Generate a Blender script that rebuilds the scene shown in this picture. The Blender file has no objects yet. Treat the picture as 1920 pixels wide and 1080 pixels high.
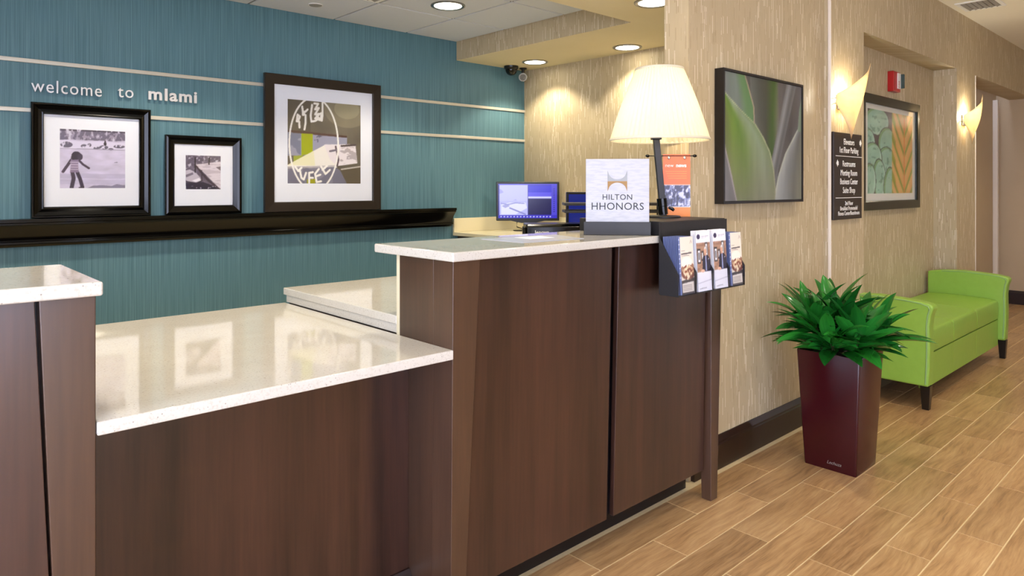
import bpy, bmesh, math, random
import numpy as np
from mathutils import Vector, Matrix

random.seed(7); np.random.seed(7)
scene = bpy.context.scene
C = scene.collection

# ------------------------------------------------------------------ camera
CAM_H = 1.369
TH = math.atan2(1400.0, 1290.0)          # optical axis, measured from the corridor direction (+X)
cam_d = bpy.data.cameras.new('camera')
cam = bpy.data.objects.new('camera', cam_d); C.objects.link(cam)
cam.location = (0, 0, CAM_H)
cam.rotation_euler = (math.pi/2, 0, TH - math.pi/2)
cam_d.sensor_width = 36.0
cam_d.lens = 36.0*1290.0/1920.0
cam_d.shift_y = (350.0-540.0)/1920.0
cam_d.clip_start = 0.02; cam_d.clip_end = 60
scene.camera = cam

# ------------------------------------------------------------------ world: daylight reaching the lobby through its glass front
w = bpy.data.worlds.new('world'); scene.world = w; w.use_nodes = True
bg = w.node_tree.nodes['Background']
bg.inputs['Color'].default_value = (0.72, 0.77, 1.0, 1)
bg.inputs['Strength'].default_value = 8.0

scene.view_settings.view_transform = 'Standard'
scene.view_settings.look = 'None'
scene.view_settings.gamma = 1.0
scene.view_settings.use_curve_mapping = False
scene.view_settings.exposure = 0.18

WARM = (1.0, 0.88, 0.69)
NEUTRAL = (1.0, 0.93, 0.82)
P_SOFFIT = 38      # downlights in the low soffit over the desk
P_TILE = 54        # downlights in the tiled ceiling
P_LOBBY = 38       # downlights in the lobby ceiling
P_CORR = 55        # downlights in the corridor
P_SCONCE = 7
P_LAMP = 2.6

# ------------------------------------------------------------------ helpers
def lin(c):
    out = []
    for v in c[:3]:
        v = v/255.0
        out.append(v/12.92 if v <= 0.04045 else ((v+0.055)/1.055)**2.4)
    return out
def L4(c): return tuple(lin(c)) + (1.0,)

class MB:
    def __init__(s): s.v = []; s.f = []; s.m = []
    def add(s, vs, fs, mi=0):
        b = len(s.v); s.v += [tuple(p) for p in vs]
        for f in fs: s.f.append(tuple(i+b for i in f)); s.m.append(mi)
        return s
    def box(s, x0, x1, y0, y1, z0, z1, mi=0):
        return s.hexa([(x0,y0),(x1,y0),(x1,y1),(x0,y1)], z0, [(x0,y0),(x1,y0),(x1,y1),(x0,y1)], z1, mi)
    def hexa(s, q0, z0, q1, z1, mi=0):
        vs = [(x,y,z0) for x,y in q0] + [(x,y,z1) for x,y in q1]
        return s.add(vs, [(3,2,1,0),(4,5,6,7),(0,1,5,4),(1,2,6,5),(2,3,7,6),(3,0,4,7)], mi)
    def prism(s, prof, axis, a0, a1, mi=0):
        """extrude a closed 2D profile. axis 'x': prof=(y,z); 'y': prof=(x,z); 'z': prof=(x,y)"""
        n = len(prof)
        def p(u, v, a):
            return (a,u,v) if axis == 'x' else (u,a,v) if axis == 'y' else (u,v,a)
        vs = [p(u,v,a0) for u,v in prof] + [p(u,v,a1) for u,v in prof]
        fs = [tuple(range(n-1,-1,-1)), tuple(range(n,2*n))] + [(i,(i+1)%n,n+(i+1)%n,n+i) for i in range(n)]
        return s.add(vs, fs, mi)
    def lathe(s, prof, n=32, c=(0,0,0), mi=0, closed=False):
        vs = []; fs = []
        for r, z in prof:
            for k in range(n):
                a = 2*math.pi*k/n; vs.append((c[0]+r*math.cos(a), c[1]+r*math.sin(a), c[2]+z))
        m = len(prof)
        for i in range(m if closed else m-1):
            j = (i+1) % m
            for k in range(n):
                k2 = (k+1) % n
                fs.append((i*n+k, i*n+k2, j*n+k2, j*n+k))
        if not closed:
            if prof[0][0] > 1e-6: fs.append(tuple(range(n-1,-1,-1)))
            if prof[-1][0] > 1e-6: fs.append(tuple((m-1)*n+k for k in range(n)))
        return s.add(vs, fs, mi)
    def tube(s, pts, r, n=10, mi=0):
        pts = [Vector(p) for p in pts]; vs = []; fs = []
        rr = r if isinstance(r, (list,tuple)) else [r]*len(pts)
        for i, p in enumerate(pts):
            t = (pts[min(i+1,len(pts)-1)] - pts[max(i-1,0)]).normalized()
            up = Vector((0,0,1)) if abs(t.z) < 0.95 else Vector((1,0,0))
            a = t.cross(up).normalized(); b = a.cross(t)
            for k in range(n):
                q = 2*math.pi*k/n; vs.append(p + a*math.cos(q)*rr[i] + b*math.sin(q)*rr[i])
        for i in range(len(pts)-1):
            for k in range(n):
                k2 = (k+1) % n; fs.append((i*n+k, i*n+k2, (i+1)*n+k2, (i+1)*n+k))
        fs.append(tuple(range(n-1,-1,-1))); fs.append(tuple((len(pts)-1)*n+k for k in range(n)))
        return s.add(vs, fs, mi)
    def sphere(s, c, r, n=16, sc=(1,1,1), mi=0):
        prof = [(max(1e-7, r*math.sin(math.pi*i/n)), -r*math.cos(math.pi*i/n)) for i in range(n+1)]
        b = len(s.v); s.lathe(prof, n*2, (0,0,0), mi)
        for i in range(b, len(s.v)):
            x,y,z = s.v[i]; s.v[i] = (c[0]+x*sc[0], c[1]+y*sc[1], c[2]+z*sc[2])
        return s
    def mesh(s, name, off=(0,0,0)):
        me = bpy.data.meshes.new(name)
        me.from_pydata([(x-off[0],y-off[1],z-off[2]) for x,y,z in s.v], [], s.f)
        me.update()
        for p, mi in zip(me.polygons, s.m): p.material_index = mi
        bm = bmesh.new(); bm.from_mesh(me); bmesh.ops.recalc_face_normals(bm, faces=bm.faces); bm.to_mesh(me); bm.free()
        return me

def tag(o, label, cat=None, group=None, kind=None):
    if label: o['label'] = label
    if cat: o['category'] = cat
    if group: o['group'] = group
    if kind: o['kind'] = kind
    return o

def thing(name, label, cat, loc=(0,0,0), rz=0.0, group=None):
    o = bpy.data.objects.new(name, None); C.objects.link(o)
    o.empty_display_size = 0.05
    o.location = loc; o.rotation_euler = (0,0,rz)
    return tag(o, label, cat, group)

def finish(o, mats, bevel=0, smooth=False, seg=2):
    if mats is not None:
        for m in (mats if isinstance(mats,(list,tuple)) else [mats]): o.data.materials.append(m)
    if smooth:
        for p in o.data.polygons: p.use_smooth = True
        if smooth != 'all':
            o.data.set_sharp_from_angle(angle=math.radians(40))
    if bevel:
        b = o.modifiers.new('bevel','BEVEL'); b.width = bevel; b.segments = seg; b.limit_method = 'ANGLE'; b.angle_limit = math.radians(40)
        for p in o.data.polygons: p.use_smooth = True
        wn = o.modifiers.new('wn','WEIGHTED_NORMAL'); wn.keep_sharp = True
    return o

def obj(name, mb, mats, parent=None, bevel=0, smooth=False, local=False, label=None, seg=2, origin=None):
    """mesh object; with a parent, world coordinates are made relative to the parent unless local=True"""
    off = (0,0,0)
    if parent is not None and not local:
        off = tuple(parent.location)
        if parent.parent: off = tuple(a+b for a,b in zip(off, parent.parent.location))
    elif origin: off = origin
    o = bpy.data.objects.new(name, mb.mesh(name, off) if isinstance(mb, MB) else mb)
    C.objects.link(o); o.parent = parent
    if origin and parent is None: o.location = origin
    if label: o['label'] = label
    return finish(o, mats, bevel, smooth, seg)

def struct(name, mb, mats, label, cat, bevel=0):
    o = obj(name, mb, mats, bevel=bevel)
    return tag(o, label, cat, kind='structure')

# ------------------------------------------------------------------ materials
def newmat(name):
    m = bpy.data.materials.new(name); m.use_nodes = True
    nt = m.node_tree; b = nt.nodes['Principled BSDF']
    return m, nt, b
def plain(name, col, rough=0.5, metal=0.0, coat=0.0, spec=0.5, emis=None, es=0.0, lincol=False):
    m, nt, b = newmat(name)
    b.inputs['Base Color'].default_value = (tuple(col)+(1,)) if lincol else L4(col)
    b.inputs['Roughness'].default_value = rough; b.inputs['Metallic'].default_value = metal
    b.inputs['Coat Weight'].default_value = coat; b.inputs['Coat Roughness'].default_value = 0.1
    b.inputs['Specular IOR Level'].default_value = spec
    if emis:
        b.inputs['Emission Color'].default_value = L4(emis); b.inputs['Emission Strength'].default_value = es
    return m
def N(nt, t, **kw):
    n = nt.nodes.new(t)
    for k, v in kw.items(): setattr(n, k, v)
    return n
def math_(nt, op, a, b=None):
    n = N(nt, 'ShaderNodeMath', operation=op)
    for i, x in enumerate((a, b)):
        if x is None: continue
        if isinstance(x, (int,float)): n.inputs[i].default_value = x
        else: nt.links.new(x, n.inputs[i])
    return n.outputs[0]
def ramp(nt, fac, stops):
    r = N(nt, 'ShaderNodeValToRGB'); nt.links.new(fac, r.inputs[0])
    e = r.color_ramp.elements
    while len(e) < len(stops): e.new(0.5)
    for i, (p, c) in enumerate(stops): e[i].position = p; e[i].color = c
    return r.outputs[0]
def mixc(nt, fac, a, b, blend='MIX'):
    n = N(nt, 'ShaderNodeMix', data_type='RGBA', blend_type=blend)
    for i, x in ((0,fac),(6,a),(7,b)):
        if isinstance(x, (int,float)): n.inputs[i].default_value = x
        elif isinstance(x, tuple): n.inputs[i].default_value = x
        else: nt.links.new(x, n.inputs[i])
    return n.outputs[2]
def noise(nt, vec, scale, detail=3.0, rough=0.55):
    n = N(nt, 'ShaderNodeTexNoise'); n.inputs['Scale'].default_value = scale
    n.inputs['Detail'].default_value = detail; n.inputs['Roughness'].default_value = rough
    if vec is not None: nt.links.new(vec, n.inputs['Vector'])
    return n.outputs[0]
def mapping(nt, src, scale=(1,1,1), rot=(0,0,0), loc=(0,0,0)):
    n = N(nt, 'ShaderNodeMapping'); nt.links.new(src, n.inputs[0])
    n.inputs['Scale'].default_value = scale; n.inputs['Rotation'].default_value = rot; n.inputs['Location'].default_value = loc
    return n.outputs[0]
def bump(nt, b, height, strength=0.2, dist=0.002):
    n = N(nt, 'ShaderNodeBump'); n.inputs['Strength'].default_value = strength; n.inputs['Distance'].default_value = dist
    nt.links.new(height, n.inputs['Height']); nt.links.new(n.outputs[0], b.inputs['Normal'])
def wallcoord(nt):
    g = N(nt, 'ShaderNodeNewGeometry'); s = N(nt, 'ShaderNodeSeparateXYZ'); nt.links.new(g.outputs['Position'], s.inputs[0])
    return math_(nt, 'ADD', s.outputs[0], s.outputs[1]), s.outputs[2]

def wallpaper_tan():
    m, nt, b = newmat('tan_dash_wallpaper')
    u, z = wallcoord(nt)
    wn = None
    def dashes(cw, ch, seed, lo, hi):
        col = math_(nt, 'FLOOR', math_(nt, 'DIVIDE', u, cw))
        c1 = N(nt, 'ShaderNodeTexWhiteNoise', noise_dimensions='1D'); nt.links.new(math_(nt,'ADD',col,seed), c1.inputs['W'])
        zz = math_(nt, 'ADD', math_(nt, 'DIVIDE', z, ch), math_(nt, 'MULTIPLY', c1.outputs[0], 17.3))
        row = math_(nt, 'FLOOR', zz)
        cv = N(nt, 'ShaderNodeCombineXYZ'); nt.links.new(col, cv.inputs[0]); nt.links.new(row, cv.inputs[1]); cv.inputs[2].default_value = seed
        c2 = N(nt, 'ShaderNodeTexWhiteNoise', noise_dimensions='3D'); nt.links.new(cv.outputs[0], c2.inputs['Vector'])
        mr = N(nt, 'ShaderNodeMapRange'); nt.links.new(c2.outputs[0], mr.inputs[0]); mr.inputs[1].default_value = lo; mr.inputs[2].default_value = hi
        return mr.outputs[0]
    cv = N(nt, 'ShaderNodeCombineXYZ'); nt.links.new(u, cv.inputs[0]); nt.links.new(z, cv.inputs[1])
    big = noise(nt, mapping(nt, cv.outputs[0], (7, 1.6, 1)), 1.0, 2)
    fine = noise(nt, mapping(nt, cv.outputs[0], (160, 9, 1)), 1.0, 2)
    base = mixc(nt, big, L4((180,164,130)), L4((195,180,147)))
    base = mixc(nt, math_(nt,'MULTIPLY',fine,0.30), base, L4((160,138,106)))
    d1 = math_(nt, 'MULTIPLY', dashes(0.0062, 0.085, 3.0, 0.86, 0.93), math_(nt,'ADD',big,0.15))
    col = mixc(nt, math_(nt,'MULTIPLY',d1,0.62), base, L4((238,228,204)))
    nt.links.new(math_(nt,'SUBTRACT',0.62,math_(nt,'MULTIPLY',d1,0.2)), b.inputs['Roughness'])
    d2 = dashes(0.005, 0.06, 11.0, 0.90, 0.97)
    col = mixc(nt, math_(nt,'MULTIPLY',d2,0.35), col, L4((140,116,84)))
    nt.links.new(col, b.inputs['Base Color'])
    b.inputs['Specular IOR Level'].default_value = 0.3
    bump(nt, b, d1, 0.15, 0.001)
    return m

def wallpaper_teal():
    m, nt, b = newmat('teal_streak_wallpaper')
    u, z = wallcoord(nt)
    cv = N(nt, 'ShaderNodeCombineXYZ'); nt.links.new(u, cv.inputs[0]); nt.links.new(z, cv.inputs[1])
    f1 = noise(nt, mapping(nt, cv.outputs[0], (150, 1.3, 1)), 1.0, 3, 0.7)
    f2 = noise(nt, mapping(nt, cv.outputs[0], (26, 0.5, 1)), 1.0, 2)
    col = ramp(nt, f1, [(0.26, L4((66,99,109))), (0.5, L4((87,124,134))), (0.76, L4((114,150,158)))])
    col = mixc(nt, math_(nt,'MULTIPLY',f2,0.45), col, L4((76,114,124)))
    nt.links.new(col, b.inputs['Base Color'])
    b.inputs['Roughness'].default_value = 0.45
    b.inputs['Specular IOR Level'].default_value = 0.35
    bump(nt, b, f1, 0.12, 0.001)
    return m

def wood_dark(name='dark_stained_wood', a=(26,15,12), c=(70,44,34), rough=0.3, coat=0.5):
    m, nt, b = newmat(name)
    tc = N(nt, 'ShaderNodeNewGeometry')
    v = mapping(nt, tc.outputs['Position'], (22, 22, 1.1))
    n1 = noise(nt, v, 1.0, 4, 0.6)
    n2 = noise(nt, mapping(nt, tc.outputs['Position'], (3.2,3.2,0.35)), 1.0, 2)
    n3 = noise(nt, mapping(nt, tc.outputs['Position'], (110,110,5)), 1.0, 2)
    f = math_(nt, 'ADD', math_(nt,'MULTIPLY',n1,0.4), math_(nt,'ADD', math_(nt,'MULTIPLY',n2,0.45), math_(nt,'MULTIPLY',n3,0.15)))
    col = ramp(nt, f, [(0.34, L4(a)), (0.66, L4(c))])
    nt.links.new(col, b.inputs['Base Color'])
    b.inputs['Roughness'].default_value = rough
    b.inputs['Coat Weight'].default_value = coat; b.inputs['Coat Roughness'].default_value = 0.22
    bump(nt, b, n3, 0.05, 0.0006)
    return m

def stone():
    m, nt, b = newmat('cream_quartz')
    tc = N(nt, 'ShaderNodeNewGeometry')
    n1 = noise(nt, tc.outputs['Position'], 160, 2, 0.6)
    n2 = noise(nt, tc.outputs['Position'], 9, 3)
    vor = N(nt, 'ShaderNodeTexVoronoi'); vor.inputs['Scale'].default_value = 230; nt.links.new(tc.outputs['Position'], vor.inputs['Vector'])
    base = mixc(nt, n2, L4((196,193,183)), L4((209,206,197)))
    base = mixc(nt, ramp(nt, n1, [(0.52,(0,0,0,1)),(0.72,(0.45,0.45,0.45,1))]), base, L4((166,159,144)))
    sep = N(nt, 'ShaderNodeSeparateColor'); nt.links.new(vor.outputs['Color'], sep.inputs[0])
    speck = math_(nt, 'MULTIPLY', math_(nt, 'GREATER_THAN', sep.outputs[0], 0.975), math_(nt, 'LESS_THAN', vor.outputs['Distance'], 0.35))
    base = mixc(nt, math_(nt,'MULTIPLY',speck,0.6), base, L4((110,100,88)))
    nt.links.new(base, b.inputs['Base Color'])
    b.inputs['Roughness'].default_value = 0.05
    b.inputs['Specular IOR Level'].default_value = 0.6
    return m

def floor_tile():
    m, nt, b = newmat('wood_look_porcelain')
    oi = N(nt, 'ShaderNodeObjectInfo'); tc = N(nt, 'ShaderNodeTexCoord')
    off = N(nt, 'ShaderNodeVectorMath', operation='SCALE'); off.inputs[0].default_value = (37.0, 91.0, 53.0); nt.links.new(oi.outputs['Random'], off.inputs['Scale'])
    add = N(nt, 'ShaderNodeVectorMath', operation='ADD'); nt.links.new(tc.outputs['Object'], add.inputs[0]); nt.links.new(off.outputs[0], add.inputs[1])
    warp = N(nt, 'ShaderNodeTexNoise'); warp.inputs['Scale'].default_value = 3.0; nt.links.new(add.outputs[0], warp.inputs['Vector'])
    wv = N(nt, 'ShaderNodeVectorMath', operation='SCALE'); wv.inputs['Scale'].default_value = 0.06; nt.links.new(warp.outputs['Color'], wv.inputs[0])
    add2 = N(nt, 'ShaderNodeVectorMath', operation='ADD'); nt.links.new(add.outputs[0], add2.inputs[0]); nt.links.new(wv.outputs[0], add2.inputs[1])
    g1 = noise(nt, mapping(nt, add2.outputs[0], (4, 55, 1)), 1.0, 4, 0.65)
    g2 = noise(nt, mapping(nt, add2.outputs[0], (14, 240, 1)), 1.0, 2, 0.6)
    g3 = noise(nt, mapping(nt, add.outputs[0], (2.2, 6, 1)), 1.0, 2)
    f = math_(nt,'ADD', math_(nt,'MULTIPLY',g1,0.5), math_(nt,'ADD', math_(nt,'MULTIPLY',g2,0.22), math_(nt,'MULTIPLY',g3,0.28)))
    col = ramp(nt, f, [(0.31, L4((116,84,52))), (0.48, L4((168,132,90))), (0.67, L4((196,162,116)))])
    hs = N(nt, 'ShaderNodeHueSaturation'); nt.links.new(col, hs.inputs['Color'])
    nt.links.new(math_(nt,'ADD', math_(nt,'MULTIPLY', oi.outputs['Random'], 0.22), 0.88), hs.inputs['Value'])
    nt.links.new(hs.outputs[0], b.inputs['Base Color'])
    b.inputs['Roughness'].default_value = 0.33
    bump(nt, b, g2, 0.06, 0.0006)
    return m

def noisy(name, a, c, scale=40, rough=0.6, bs=0.0, spec=0.5):
    m, nt, b = newmat(name)
    tc = N(nt, 'ShaderNodeNewGeometry')
    n = noise(nt, tc.outputs['Position'], scale, 3)
    nt.links.new(mixc(nt, n, L4(a), L4(c)), b.inputs['Base Color'])
    b.inputs['Roughness'].default_value = rough; b.inputs['Specular IOR Level'].default_value = spec
    if bs: bump(nt, b, n, bs, 0.001)
    return m

def print_mat(name, rough=0.35, emis=0.0):
    m, nt, b = newmat(name)
    a = N(nt, 'ShaderNodeVertexColor'); a.layer_name = 'print'
    if emis:
        b.inputs['Base Color'].default_value = (0.005,0.005,0.008,1)
        nt.links.new(a.outputs[0], b.inputs['Emission Color']); b.inputs['Emission Strength'].default_value = emis
    else:
        nt.links.new(a.outputs[0], b.inputs['Base Color'])
    b.inputs['Roughness'].default_value = rough
    return m

def thin_glass(name='picture_glass', tint=(1,1,1,1), ior=1.45):
    m = bpy.data.materials.new(name); m.use_nodes = True; nt = m.node_tree
    nt.nodes.remove(nt.nodes['Principled BSDF'])
    out = nt.nodes['Material Output']
    tr = N(nt,'ShaderNodeBsdfTransparent'); tr.inputs[0].default_value = tint
    gl = N(nt,'ShaderNodeBsdfGlossy'); gl.inputs['Roughness'].default_value = 0.02
    lw = N(nt,'ShaderNodeLayerWeight'); lw.inputs['Blend'].default_value = 0.5
    r0 = ((ior-1)/(ior+1))**2
    sch = math_(nt,'ADD', math_(nt,'MULTIPLY', math_(nt,'POWER', lw.outputs['Facing'], 5.0), 0.5*(1-r0)), r0*0.7)
    mx = N(nt,'ShaderNodeMixShader'); nt.links.new(sch, mx.inputs[0]); nt.links.new(tr.outputs[0], mx.inputs[1]); nt.links.new(gl.outputs[0], mx.inputs[2])
    nt.links.new(mx.outputs[0], out.inputs[0])
    return m

def translucent(name, col, tcol, fac=0.5, veins=False):
    m = bpy.data.materials.new(name); m.use_nodes = True; nt = m.node_tree
    nt.nodes.remove(nt.nodes['Principled BSDF'])
    out = nt.nodes['Material Output']
    d = N(nt,'ShaderNodeBsdfDiffuse'); d.inputs[0].default_value = L4(col)
    t = N(nt,'ShaderNodeBsdfTranslucent'); t.inputs[0].default_value = L4(tcol)
    if veins:
        tc = N(nt,'ShaderNodeTexCoord')
        n = noise(nt, mapping(nt, tc.outputs['Object'], (6,6,9)), 1.0, 5, 0.65)
        c = ramp(nt, n, [(0.35, L4(tcol)), (0.62, L4((240,214,168)))])
        nt.links.new(c, t.inputs[0])
    mx = N(nt,'ShaderNodeMixShader'); mx.inputs[0].default_value = fac
    nt.links.new(d.outputs[0], mx.inputs[1]); nt.links.new(t.outputs[0], mx.inputs[2]); nt.links.new(mx.outputs[0], out.inputs[0])
    return m

def leaf_mat():
    m, nt, b = newmat('glossy_green_leaf')
    oi = N(nt,'ShaderNodeObjectInfo'); tc = N(nt,'ShaderNodeTexCoord')
    n = noise(nt, mapping(nt, tc.outputs['Object'], (8, 150, 1)), 1.0, 2)
    col = mixc(nt, oi.outputs['Random'], L4((20,92,30)), L4((44,138,44)))
    col = mixc(nt, math_(nt,'MULTIPLY',n,0.7), col, L4((16,70,26)))
    nt.links.new(col, b.inputs['Base Color'])
    b.inputs['Roughness'].default_value = 0.16
    b.inputs['Subsurface Weight'].default_value = 0.0
    bump(nt, b, n, 0.25, 0.002)
    return m

M = dict(
    tan=wallpaper_tan(), teal=wallpaper_teal(), wood=wood_dark(), wood2=wood_dark('dark_wood_post',(46,30,21),(80,56,40),0.34),
    stone=stone(), tile=floor_tile(),
    grout=noisy('cream_grout',(205,182,138),(222,202,160),60,0.8),
    soffit=noisy('cream_ceiling_paint',(214,202,166),(222,211,178),3,0.75,spec=0.2),
    lobbyceil=noisy('white_ceiling_paint',(232,226,206),(238,232,214),3,0.75,spec=0.2),
    panel=noisy('acoustic_panel',(198,204,212),(212,218,226),300,0.9,0.2,spec=0.15),
    grid=plain('ceiling_tee_grey',(84,82,78),0.6),
    baseboard=wood_dark('baseboard_wood',(26,13,9),(42,22,15),0.4,0.1),
    kick=plain('toe_kick_black',(14,12,16),0.3),
    black=plain('black_lacquer',(4,4,5),0.16,spec=0.35), blackmat=noisy('black_powder_coat',(26,25,26),(36,35,36),200,0.5),
    blackplastic=plain('black_plastic',(12,12,13),0.3), espresso=plain('espresso_frame',(34,26,22),0.35),
    darkframe=plain('dark_gallery_frame',(18,13,11),0.35), greenblack=plain('dark_frame_lacquer',(20,30,22),0.25),
    mat=plain('mat_board',(226,230,238),0.7), matwarm=plain('mat_board_cream',(220,222,214),0.7),
    metal=plain('brushed_metal',(206,202,188),0.35,metal=0.35), chrome=plain('satin_chrome',(210,210,212),0.22,metal=1.0),
    white=plain('white_plastic',(236,236,232),0.45), cream=plain('cream_laminate',(216,208,178),0.4),
    paintwhite=plain('white_corner_trim',(226,216,200),0.5), red=plain('red_plastic',(176,22,22),0.35),
    orange=plain('orange_banner',(226,104,30),0.35), orange2=plain('orange_light',(240,140,48),0.35),
    ink=plain('dark_ink',(34,34,36),0.5), inkwhite=plain('white_ink',(240,240,236),0.5),
    inkgrey=plain('grey_ink',(150,148,142),0.5), signbrown=plain('sign_dark_brown',(38,30,24),0.35),
    silver=plain('silver_foil',(126,126,122),0.35,metal=0.3), bronze=plain('bronze_foil',(132,98,44),0.4,metal=0.3),
    beige=noisy('beige_wall_paint',(186,166,136),(194,174,144),4,0.7,spec=0.2),
    lens=plain('lamp_lens',(255,250,235),0.4,emis=(255,246,226),es=14.0),
    bulb=plain('bulb_glow',(255,240,200),0.4,emis=(255,226,170),es=30.0),
    shade=translucent('pleated_ivory_fabric',(236,230,206),(248,238,204),0.36),
    sconce=translucent('alabaster_sheet',(240,225,190),(255,240,208),0.5,True),
    green=noisy('lime_green_vinyl',(132,172,62),(142,182,72),25,0.36), pipe=plain('green_piping',(132,168,104),0.4),
    legwood=plain('black_wood_leg',(16,12,10),0.3),
    planter=noisy('plum_lacquer',(50,9,14),(56,12,17),8,0.2,spec=0.4), soil=noisy('potting_soil',(24,16,12),(44,32,24),90,0.95,0.6),
    leaf=leaf_mat(), stem=plain('cane_brown',(70,66,36),0.6),
    glass=thin_glass(), acrylic=thin_glass('clear_acrylic',(0.97,0.98,1,1),1.4),
    signsheet=None, paper=plain('white_paper',(238,238,242),0.5), bluepaper=plain('blue_paper_edge',(104,116,160),0.55),
    printm=print_mat('printed_sheet'), screen=print_mat('lit_screen',0.2,0.85), screen2=plain('blue_screen',(6,10,40),0.2,emis=(20,40,140),es=0.6),
    darkglass=plain('camera_dome_glass',(8,8,8),0.05), desklam=plain('cream_desk',(222,212,176),0.25),
    laminate=plain('dark_cabinet',(40,30,26),0.5), steel=plain('satin_steel',(150,150,150),0.3,metal=1.0),
)
def signsheet():
    m, nt, b = newmat('white_sign_sheet')
    tc = N(nt,'ShaderNodeTexCoord')
    n = noise(nt, mapping(nt, tc.outputs['Object'], (22,1,120)), 1.0, 2)
    nt.links.new(mixc(nt, ramp(nt, n, [(0.45,(0,0,0,1)),(0.6,(0.5,0.5,0.5,1))]), L4((178,178,182)), L4((158,158,164))), b.inputs['Base Color'])
    b.inputs['Roughness'].default_value = 0.3
    return m
M['signsheet'] = signsheet()

# ------------------------------------------------------------------ text and prints
def text_mesh(body, size, extrude=0.001, bold=0.0, align='CENTER', spacing=1.0, res=3):
    cu = bpy.data.curves.new('t','FONT'); cu.body = body; cu.size = size; cu.extrude = extrude; cu.offset = bold
    cu.align_x = align; cu.space_character = spacing; cu.resolution_u = res; cu.fill_mode = 'BOTH'
    o = bpy.data.objects.new('t', cu); C.objects.link(o)
    dg = bpy.context.evaluated_depsgraph_get(); dg.update()
    me = bpy.data.meshes.new_from_object(o.evaluated_get(dg))
    bpy.data.objects.remove(o); bpy.data.curves.remove(cu)
    me.materials.clear()
    # stand the text up: local x stays, local y becomes z, extrusion along -y
    me.transform(Matrix.Rotation(math.pi/2, 4, 'X'))
    return me
def text(name, body, size, mat, parent, loc, extrude=0.0006, bold=0.0, align='CENTER', spacing=1.0, sx=1.0, label=None):
    me = text_mesh(body, size, extrude, bold, align, spacing)
    o = bpy.data.objects.new(name, me); C.objects.link(o); o.parent = parent
    o.location = loc; o.scale = (sx,1,1); me.materials.append(mat)
    if label: o['label'] = label
    return o

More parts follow.
